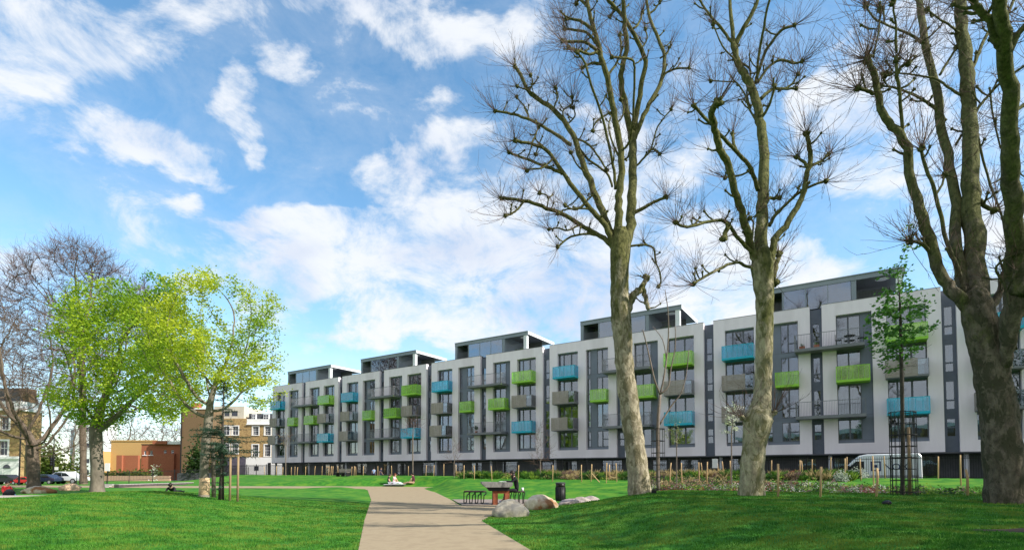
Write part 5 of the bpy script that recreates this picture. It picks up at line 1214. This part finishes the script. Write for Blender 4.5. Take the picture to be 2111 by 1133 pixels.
MB().tube([(.36,.15,-.05),(.33,.15,1.5),(.28,.1,2.6)], [.10,.085,.07], 9, lump=.1).build('second_stem', m_greyb, tg, True)
# background greenery
m_bgreen = leafmat('hedge_leaf', (.09,.13,.02), (.16,.20,.03), (.05,.09,.015), scale=.6)
m_ivy = leafmat('ivy_leaf', (.025,.06,.015), (.05,.10,.02), scale=1.2)
def bushes(name, label, cat, px0, px1, pt, pb, Y, m, n, size, seed, dep=1.2):
    rr = random.Random(seed); a = at(px0, pb, Y); b2 = at(px1, pt, Y); t = thing(name, label, cat, ((a.x+b2.x)/2, Y, a.z-.3)); mb = MB(); O = t.location; cl = []
    for i in range(max(3, int((px1-px0)/9))):
        cx_ = rr.uniform(a.x, b2.x); hh = (b2.z-a.z)*rr.uniform(.55,1); cl.append((cx_, rr.uniform(-dep,dep), hh))
    st = MB()
    for i in range(n):
        c = rr.choice(cl); r = min(c[2]*.6, (b2.x-a.x)*.35); p = Vector((c[0]+rr.gauss(0,r*.45), Y+c[1]+rr.gauss(0,r*.4), a.z+abs(rr.gauss(0,.5))*c[2]*.75+rr.random()*.3))-O
        leaf(mb, p, size*rr.uniform(.6,1.4), rr)
    for c in cl: st.tube([(c[0]-O.x, c[1], 0), (c[0]-O.x+rr.uniform(-.3,.3), c[1], c[2]*.8)], [.05,.02], 5)
    mb.build('foliage', m, t)['kind'] = 'stuff'; st.build('stems', m_greyb, t); return t
bushes('bush', 'tall olive green bushes behind the traffic light at the left', 'bush', 75, 150, 885, 1000, 84, m_bgreen, 5200, .45, 1, 3)
bushes('bush', 'low dark green hedge in front of the buff brick building', 'bush', 222, 300, 966, 985, 88, m_bgreen, 1500, .35, 2)
bushes('bush', 'rounded green bush in front of the red brick building', 'bush', 322, 345, 965, 985, 87, m_bgreen, 700, .3, 3)
bushes('bush', 'dark ivy covered shrub filling the gap right of the brown flank wall', 'bush', 400, 452, 868, 985, 86, m_ivy, 3600, .4, 4, 2)
bushes('bush', 'yellow green young tree in front of the brown flank wall', 'bush', 380, 392, 920, 985, 86, leafmat('pale_willow', (.25,.32,.06), (.35,.42,.08)), 500, .3, 5)
# staked conifer
cb = at(456, 1016, 23.5); cb.z = terrain(cb.x, 23.5); ct = thing('cedar_sapling', 'dark blue green young conifer with drooping open branches, tied between two timber stakes', 'tree', cb)
mb = MB(); nb = MB(); rr = random.Random(5); H = 5.6
mb.tube([(0,0,-.1),(.02,0,1.5),(0,.02,3.5),(.03,0,H)], [.13,.08,.045,.012], 9, lump=.06)
z = .45
while z < H-.2:
    for k in range(rr.choice((2,3,3)) if 1.7 < z < 3.2 else rr.choice((0,1,1,2))):
        a = rr.uniform(0, 6.28); ln = (1.25 if 1.7 < z < 3.2 else (.75 if z <= 1.7 else .75*(1-(z-3.2)/(H-2.9))))*rr.uniform(.4,1.2)*(1.35 if math.cos(a) > .6 and 2 < z < 3 else 1); d = Vector((math.cos(a), math.sin(a), .25)); pts = [Vector((0,0,z))]
        for q in range(5): d = (d+Vector((0,0,-.10+.03*q))).normalized(); pts.append(pts[-1]+d*ln/5)
        mb.tube(pts, [.018,.015,.012,.009,.007,.004], 4, cap=False)
        dens_ = 1.1 if 1.8 < z < 3.1 else (.22 if z < 1.8 else .25)
        for p in range(len(pts)-1):
            for q in range(int(30*dens_)):
                c = pts[p].lerp(pts[p+1], rr.random()); e = Vector((rr.gauss(0,1), rr.gauss(0,1), rr.gauss(-.1,.7))).normalized()*rr.uniform(.10,.24); s_ = Vector((rr.gauss(0,1), rr.gauss(0,1), rr.gauss(0,1))).normalized()*.014
                k_ = len(nb.v); nb.v += [tuple(c-s_), tuple(c+s_), tuple(c+e)]; nb.f.append((k_,k_+1,k_+2)); nb.mi.append(0)
    z += .10
mb.build('trunk', mat('conifer_bark', (.035,.028,.022), (.07,.055,.045), scale=6), ct, True); nb.build('needles', leafmat('cedar_needles', (.02,.055,.035), (.045,.085,.05), trans=.2), ct)['kind'] = 'stuff'
for (px, pt, pb, lb) in ((474, 938, 1017, 'left hand post of the conifer stakes'), (490, 940, 1017, 'right hand post of the conifer stakes')):
    q = hit(px, pb, 12, 60) or at(px, pb, 23.5); q = at(px, pb, 23.3); q.z = terrain(q.x, 23.3); top = at(px, pt, 23.3).z
    o = MB().tube([(0,0,-.1),(0,0,top-q.z)], [.05,.045], 9).build('tree_stake', mat('brown_stake_timber', (.22,.15,.08), (.34,.24,.14), scale=7, stretch=(1,1,.2)), None, True); o.location = q; tag(o, lb, 'stake')
# guarded young trees
def guard(label, px, pyb, pyt, wpx, Y, nb_=14, hoops=6):
    b = at(px, pyb, Y); b.z = terrain(b.x, Y); top = at(px, pyt, Y).z-b.z; r = wpx*Y/F/2; t = thing('tree_guard', label, 'tree guard', b)
    me = MB().tube([(0,0,0),(0,0,top)], [.010,.010], 5).mesh('bar', [m_dark])
    for i in range(nb_): a = 6.283*i/nb_; obj('bar', me, t, (r*math.cos(a), r*math.sin(a), -.05))
    hm = MB(); N_ = 20
    for i in range(N_): a0, a1 = 6.283*i/N_, 6.283*(i+1)/N_; hm.bar((r*math.cos(a0)*1.02, r*math.sin(a0)*1.02, 0), (r*math.cos(a1)*1.02, r*math.sin(a1)*1.02, 0), .012, .03)
    hme = hm.mesh('hoop', [m_dark])
    for i in range(hoops): obj('hoop', hme, t, (0, 0, .12+(top-.2)*i/(hoops-1)))
    return b, t
g1, _ = guard('big black wire tree guard round the leafy young tree in front', 1865, 1043, 845, 46, 18.6, 16, 8)
o = MB().tube([(0,0,-.1),(0,0,at(1875,880,18.6).z-g1.z)], [.055,.05], 9).build('tree_stake', MATS['brown_stake_timber'], None, True); o.location = (at(1877,1040,18.6).x, 18.6, g1.z); tag(o, 'thick square cut stake inside the big black tree guard', 'stake')
yt = nat_tree('young_tree', 'slender young tree with dark green clustered leaves rising from the big black wire guard', 1861, 1042, 18.6, [(1861,900,0),(1859,780,0),(1857,700,.1),(1855,620,0),(1850,560,0)],
  ellip(1855,680,66,105,18.6,420,31,depth=.9,shell=.1)+ellip(1852,570,40,40,18.6,30,32,depth=.4)+ellip(1872,500,26,60,18.6,10,33,depth=.2), mat('young_bark', (.035,.03,.022), (.07,.06,.045), scale=6), .062, .17, 1.4, .24, .0045, 77,
  leaves=(leafmat('young_tree_leaf', (.055,.17,.03), (.12,.28,.05), (.08,.20,.03), scale=2.5, trans=.4), 8, .085, .135, .95), trop=(0,0,.10))
g2, _ = guard('narrow black wire tree guard round the bare sapling, right of the leaning plane', 1357.5, 1020, 880, 27, 23.8, 12, 6)
def traced_small(name, label, Y, lines, m, tips=None, seed=3):
    x, y = lines[0][0][0]; b = at(x, y, Y); b.z = terrain(b.x, Y); t = thing(name, label, 'tree', b); rr = random.Random(seed); mb = MB(); tw = MB()
    for pts, w0, w1 in lines:
        P = [at(px, py, Y+rr.uniform(-.15,.15)*(i > 0))-b for i, (px, py) in enumerate(pts)]; n = len(P)
        PP, RR = smooth(P, [(w0+(w1-w0)*i/(n-1))*Y/F/2 for i in range(n)], 3); mb.tube(PP, RR, 7, lump=.05)
        for k in range(3, len(PP), 2):
            if w0 < 6: d = (PP[k]-PP[k-1]).normalized(); twig(tw, PP[k], (d+Vector((rr.gauss(0,.6), rr.gauss(0,.6), .3))).normalized(), rr.uniform(.12,.4), .006, rr, 1)
    mb.build('trunk', m, t, True); tw.build('twigs', m_twig, t)['kind'] = 'stuff'; return t
m_sap = mat('sapling_bark', (.14,.11,.09), (.22,.18,.15), scale=6)
traced_small('bare_sapling', 'leafless sapling with forked upswept branches inside the narrow guard', 23.8, [([(1357,1020),(1356,930),(1357,860),(1361,812)],8,6),
 ([(1361,812),(1350,785),(1342,750),(1333,710),(1325,679)],4.5,2),([(1361,812),(1368,780),(1374,740),(1378,690),(1377,640),(1371,598)],4.5,1.5),([(1361,812),(1378,795),(1383,760),(1392,715),(1392,672)],4,1.5),
 ([(1360,874),(1375,850),(1390,828),(1404,810),(1415,770),(1420,721)],4,1.5),([(1374,742),(1366,700),(1345,672)],2.5,1)], m_sap)
def little(name, label, px, pyb, Y, pyc, rx, ry, m, n, size, stemtop=None, w=.04, twigs_=False, seed=1):
    b = onfence(px, Y) if Y < 14 else at(px, pyb, Y); b.z = terrain(b.x, b.y); YY = b.y
    attr = ellip(px, pyc, rx, ry, YY, 60, seed); 
    return nat_tree(name, label, px, pyb, YY, [(px, (pyb*2+pyc+ry)/3, 0), (px, pyc+ry*.6, 0)], attr, m_sap, w, .16*YY/30, 3, .3*YY/30, .006, seed, leaves=(m, n, .09*YY/30, size, .95) if m else None, tw=None if m and not twigs_ else (m_twig, 3, .5*YY/30, .006*YY/30))
m_blos = leafmat('white_blossom', (.68,.70,.60), (.82,.82,.76), (.45,.52,.28), scale=3, trans=.3)
little('blossom_tree', 'small tree in white blossom in front of the block, left of the middle plane trunk', 1508, 1008, 30, 862, 22, 42, m_blos, 16, .09, seed=3)
little('shrub_tree', 'small pale olive leaved tree left of the white blossom tree', 1395, 1000, 33, 893, 26, 26, leafmat('olive_leaf', (.24,.27,.10), (.34,.38,.16)), 6, .085, seed=4)
little('street_tree', 'thin young tree with sparse brown buds in front of the second bay pair', 851, 980, 9.5, 880, 24, 28, None, 5, .12, seed=5, w=.06)
little('street_tree', 'thin young tree with yellowish buds in front of the left end of the block', 589, 978, 9.5, 905, 16, 24, leafmat('bud_leaf', (.30,.27,.10), (.40,.36,.15)), 3, .14, seed=6, w=.06, twigs_=True)
little('bare_shrub', 'bare multi stemmed shrub by the railings left of the table', 936, 984, 9.6, 935, 16, 32, None, 5, .12, seed=7)
little('bare_shrub', 'larger bare grey shrub behind the litter bin', 1114, 990, 9.8, 920, 30, 52, None, 5, .12, seed=8, w=.05)
little('white_shrub', 'small white blossom shrub in front of the red brick building', 318, 985, 82, 960, 11, 10, m_blos, 10, .2, seed=9)
# trees of the square outside the picture on the right, whose shade falls over the mound
def side_tree(x, y, z, h, r, label, seed, leafy, n=9):
    t = thing('leafy_tree', label, 'tree', (x, y, z)); rr = random.Random(seed); at_ = []
    while len(at_) < 620:
        a = Vector((rr.uniform(-1,1), rr.uniform(-1,1), rr.uniform(-1,1)))
        if a.length < 1: at_.append((x+a.x*r, y+a.y*r, z+h*.62+a.z*h*.38))
    pos, par = colonize([(x,y,z+h*.3*i/5) for i in range(6)], at_, .6, 7, 1.2, 120, (0,0,.05), seed); ch, rad = skeleton(pos, par, .02, base=.35); pos = pos-np.array((x,y,z))
    mb = MB(); skel_mesh(mb, pos, par, ch, rad); mb.build('trunk', m_greyb, t, True)
    mb = MB()
    for i in range(len(par)):
        if rad[i] < .045:
            for k in range(n): leaf(mb, Vector(pos[i])+Vector((rr.gauss(0,.4), rr.gauss(0,.4), rr.gauss(0,.35))), .26*rr.uniform(.7,1.3), rr)
    mb.build('crown', m_bgreen, t)['kind'] = 'stuff'
SIDE = [(27,8,22,6.8,1),(37,9,26,7.5,2),(24.5,3,19,6.5,3),(31,2.5,25,7,4),(44,6,28,7.5,5)]
for x, y, h, r, sd in SIDE: side_tree(x, y, .5, h, r, ('nearest','second nearest','third','fourth','farthest')[sd-1]+' leafy tree of the square beyond the right edge', sd, True, 12)

# ------------------------------------------------------------ planting beds
bed_soil = mat('bed_soil', (.07,.04,.028), (.14,.085,.06), scale=6, rough=1, bump=.03, bscale=20)
BED = [(7.6,27.6),(9.5,25.7),(12.5,23.4),(15,21.6),(17.5,20.0),(20.2,20.2),(24.5,21.5),(23.5,24.0),(21.5,25.4),(20.4,29.5),(19,32),(15.5,37),(9.5,41),(8.5,36)]
drape('planting_bed', BED, .02, .8, bed_soil)
def inpoly(x, y, poly): return float(seg_dist((np.array([x]), np.array([y])), poly)[0]) == 0
pm = [leafmat('bed_green', (.05,.14,.02), (.10,.22,.03)), leafmat('bed_lime', (.16,.28,.03), (.26,.36,.05)), leafmat('bed_red', (.16,.03,.025), (.28,.06,.05)), leafmat('bed_silver', (.35,.40,.32), (.5,.54,.46)),
      leafmat('bed_white', (.60,.60,.55), (.72,.72,.66)), leafmat('bed_heather', (.14,.09,.08), (.24,.16,.14)), leafmat('bed_straw', (.36,.28,.13), (.50,.40,.20)), leafmat('bed_dark', (.03,.075,.02), (.05,.11,.03))]
mb = MB(); rr = random.Random(99)
def clump(x, y, r, h, mi, n, sz):
    z = terrain(x, y)
    for _ in range(n):
        a = rr.uniform(0, 6.28); d = r*math.sqrt(rr.random()); p = Vector((x+d*math.cos(a), y+d*math.sin(a), z+.02+h*rr.random()*(1-.6*d/r))); leaf(mb, p, sz*rr.uniform(.7,1.4), rr, mi)
def blades(x, y, r, h, mi, n):
    z = terrain(x, y)
    for _ in range(n):
        a = rr.uniform(0, 6.28); d = r*.35*rr.random(); p = Vector((x+d*math.cos(a), y+d*math.sin(a), z)); e = Vector((math.cos(a)*r*rr.random(), math.sin(a)*r*rr.random(), h*rr.uniform(.6,1))); s_ = Vector((-math.sin(a), math.cos(a), 0))*.012
        k = len(mb.v); mb.v += [tuple(p-s_), tuple(p+s_), tuple(p+e*.6+Vector((0,0,h*.15))+s_*.8), tuple(p+e)]; mb.f.append((k,k+1,k+2,k+3)); mb.mi.append(mi)
cnt = 0
while cnt < 800:
    x, y = rr.uniform(7,25), rr.uniform(19.5,41)
    if not inpoly(x, y, BED): continue
    cnt += 1; nz = noise.noise(Vector((x*.32, y*.32, 3)))+rr.gauss(0,.13); px = 1055+F*x/y
    if px > 1820: mi = rr.choice((0,0,1,7,1,0,5,4 if rr.random() < .2 else 0))
    elif nz > .18: mi = rr.choice((5,5,2))
    elif nz > .02: mi = rr.choice((2,5,4,0,7,3))
    elif nz > -.15: mi = rr.choice((0,7,3,1,4))
    else: mi = rr.choice((0,7,0,1))
    if y > 33: mi = rr.choice((5,6,7,6,0)) 
    clump(x, y, rr.uniform(.22,.5), rr.uniform(.25,.6), mi, rr.randint(34,64), .075 if mi in (3,4,2) else .10)
# strip of tussocks before the railings
for i in range(520):
    px = rr.uniform(948, 1760); w = rr.uniform(8.5, 11.5 if px < 1300 else 10.5); q = onfence(px, w); mi = rr.choice((0,0,7,6,1,7)); 
    if noise.noise(Vector((px*.02, 0, 7))) > .1: mi = rr.choice((6,6,5))
    if rr.random() < .5: blades(q.x, q.y, .55, rr.uniform(.4,.8), mi, 46)
    else: clump(q.x, q.y, .4, rr.uniform(.25,.5), mi, 60, .13)
mb.build('bed_plants', pm, None, kind='stuff', label='mixed low shrubs, tussock grasses and perennials filling the planting beds', cat='plants')
for (px, py, r, h, lb) in ((1735, 992, .55, .75, 'silver leaved spiky shrub in the bed left of the van stakes'), (1640, 985, .5, .6, 'rounded red twigged shrub in the bed between the planes and the van'), (1770, 985, .7, .8, 'grey green lavender mound in front of the van')):
    q = hit(px, py, 18) or onfence(px, 10); t = thing('shrub', lb, 'shrub', q); sv = mb; mb = MB(); k0 = {'s': 3, 'r': 2, 'g': 3}[lb[0]]
    for _ in range(400):
        d = Vector((rr.gauss(0,1), rr.gauss(0,1), abs(rr.gauss(0,1)))).normalized(); leaf(mb, Vector((d.x*r, d.y*r, d.z*h))*rr.uniform(.4,1), .11, rr, 0)
    mb.build('foliage', pm[k0], t); st = MB()
    for _ in range(9): d = Vector((rr.uniform(-1,1), rr.uniform(-1,1), 1.4)).normalized(); st.tube([(0,0,-.05), tuple(d*h*.8)], [.012,.006], 4)
    st.build('stems', m_twig, t); mb = sv
# plates / bits
q = hit(1829, 1040, 10) or at(1829,1040,18); o = MB().blob((0,0,.05), .11, 10, 6, .3, (1.3,1,.7)).build('water_valve', m_dark, None, True); o.location = q; tag(o, 'small black lump on the grass left of the big tree guard', 'valve')
q = hit(1348, 1017, 10) or at(1348,1017,23); o = MB().box(-.09,.09,-.06,.06,0,.16).build('black_box', m_dark, None); o.location = q; tag(o, 'small black box at the foot of the narrow tree guard', 'box')
q = hit(2085, 1096, 6) ; mbp = MB(); pts = [(q.x+.3+.85*math.cos(a)*(1+.2*math.sin(3*a)), q.y+.30*math.sin(a)*(1+.2*math.cos(5*a))) for a in [6.283*i/24 for i in range(24)]]
drape('bare_soil_patch', pts, .012, .4, mat('dark_soil', (.035,.022,.012), (.07,.045,.025), scale=9, rough=1, bump=.02))
p = onfence(1474, 9.0); sg = thing('small_notice', 'small white notice on the railings between the two planes', 'sign', p, FROT); MB().box(-.2,.2,-.02,0,.75,1.45).build('board', m_sign, sg); MB().box(-.02,.02,.001,.03,0,1.4).build('post', m_dark, sg)
# ------------------------------------------------------------ lawn blades near the camera
rs = np.random.RandomState(4); NB = 420000
Yb = 6.2+ (rs.rand(NB)**1.7)*22; Xb = (rs.rand(NB)*2-1)*1.05*Yb
ok = seg_dist((Xb, Yb), PATH) > .01; ok &= seg_dist((Xb, Yb), BED) > .05; ok &= seg_dist((Xb, Yb), PLAT) > .0; ok &= seg_dist((Xb, Yb), pts) > 0
ok &= seg_dist((Xb, Yb), [(x, y) for x, y in pl]) > 0
Xb, Yb = Xb[ok], Yb[ok]; Xb = Xb+rs.randn(len(Xb))*.03; Zb = terrain_np(Xb, Yb); n = len(Xb); a = rs.rand(n)*6.283; hgt = (.022+.034*rs.rand(n))*(1+.45*np.sin(Xb*5.1+np.sin(Yb*3))*np.cos(Yb*4.7+np.sin(Xb*2))); wd = .004+.00042*Yb
dx, dy = np.cos(a)*wd, np.sin(a)*wd; lx, ly = rs.randn(n)*.014, rs.randn(n)*.014
Vv = np.empty((n, 3, 3)); Vv[:,0] = np.stack([Xb-dx, Yb-dy, Zb-.004], 1); Vv[:,1] = np.stack([Xb+dx, Yb+dy, Zb-.004], 1); Vv[:,2] = np.stack([Xb+lx, Yb+ly, Zb+hgt], 1)
me = bpy.data.meshes.new('grass_blades'); me.vertices.add(n*3); me.vertices.foreach_set('co', Vv.ravel()); me.loops.add(n*3); me.loops.foreach_set('vertex_index', np.arange(n*3)); me.polygons.add(n); me.polygons.foreach_set('loop_start', np.arange(n)*3)
me.update(calc_edges=True); me.materials.append(mat('grass_blade', (.028,.13,.014), (.075,.23,.02), scale=3.6, contrast=(.42,.58), rough=.7, spec=.2, trans=.3, c3=(.15,.24,.03), detail=12))
tag(obj('grass_blades', me), 'short mown grass of the lawns', 'grass', kind='stuff')
print('objects', len(bpy.data.objects), 'tris', sum(len(m.polygons) for m in bpy.data.meshes))
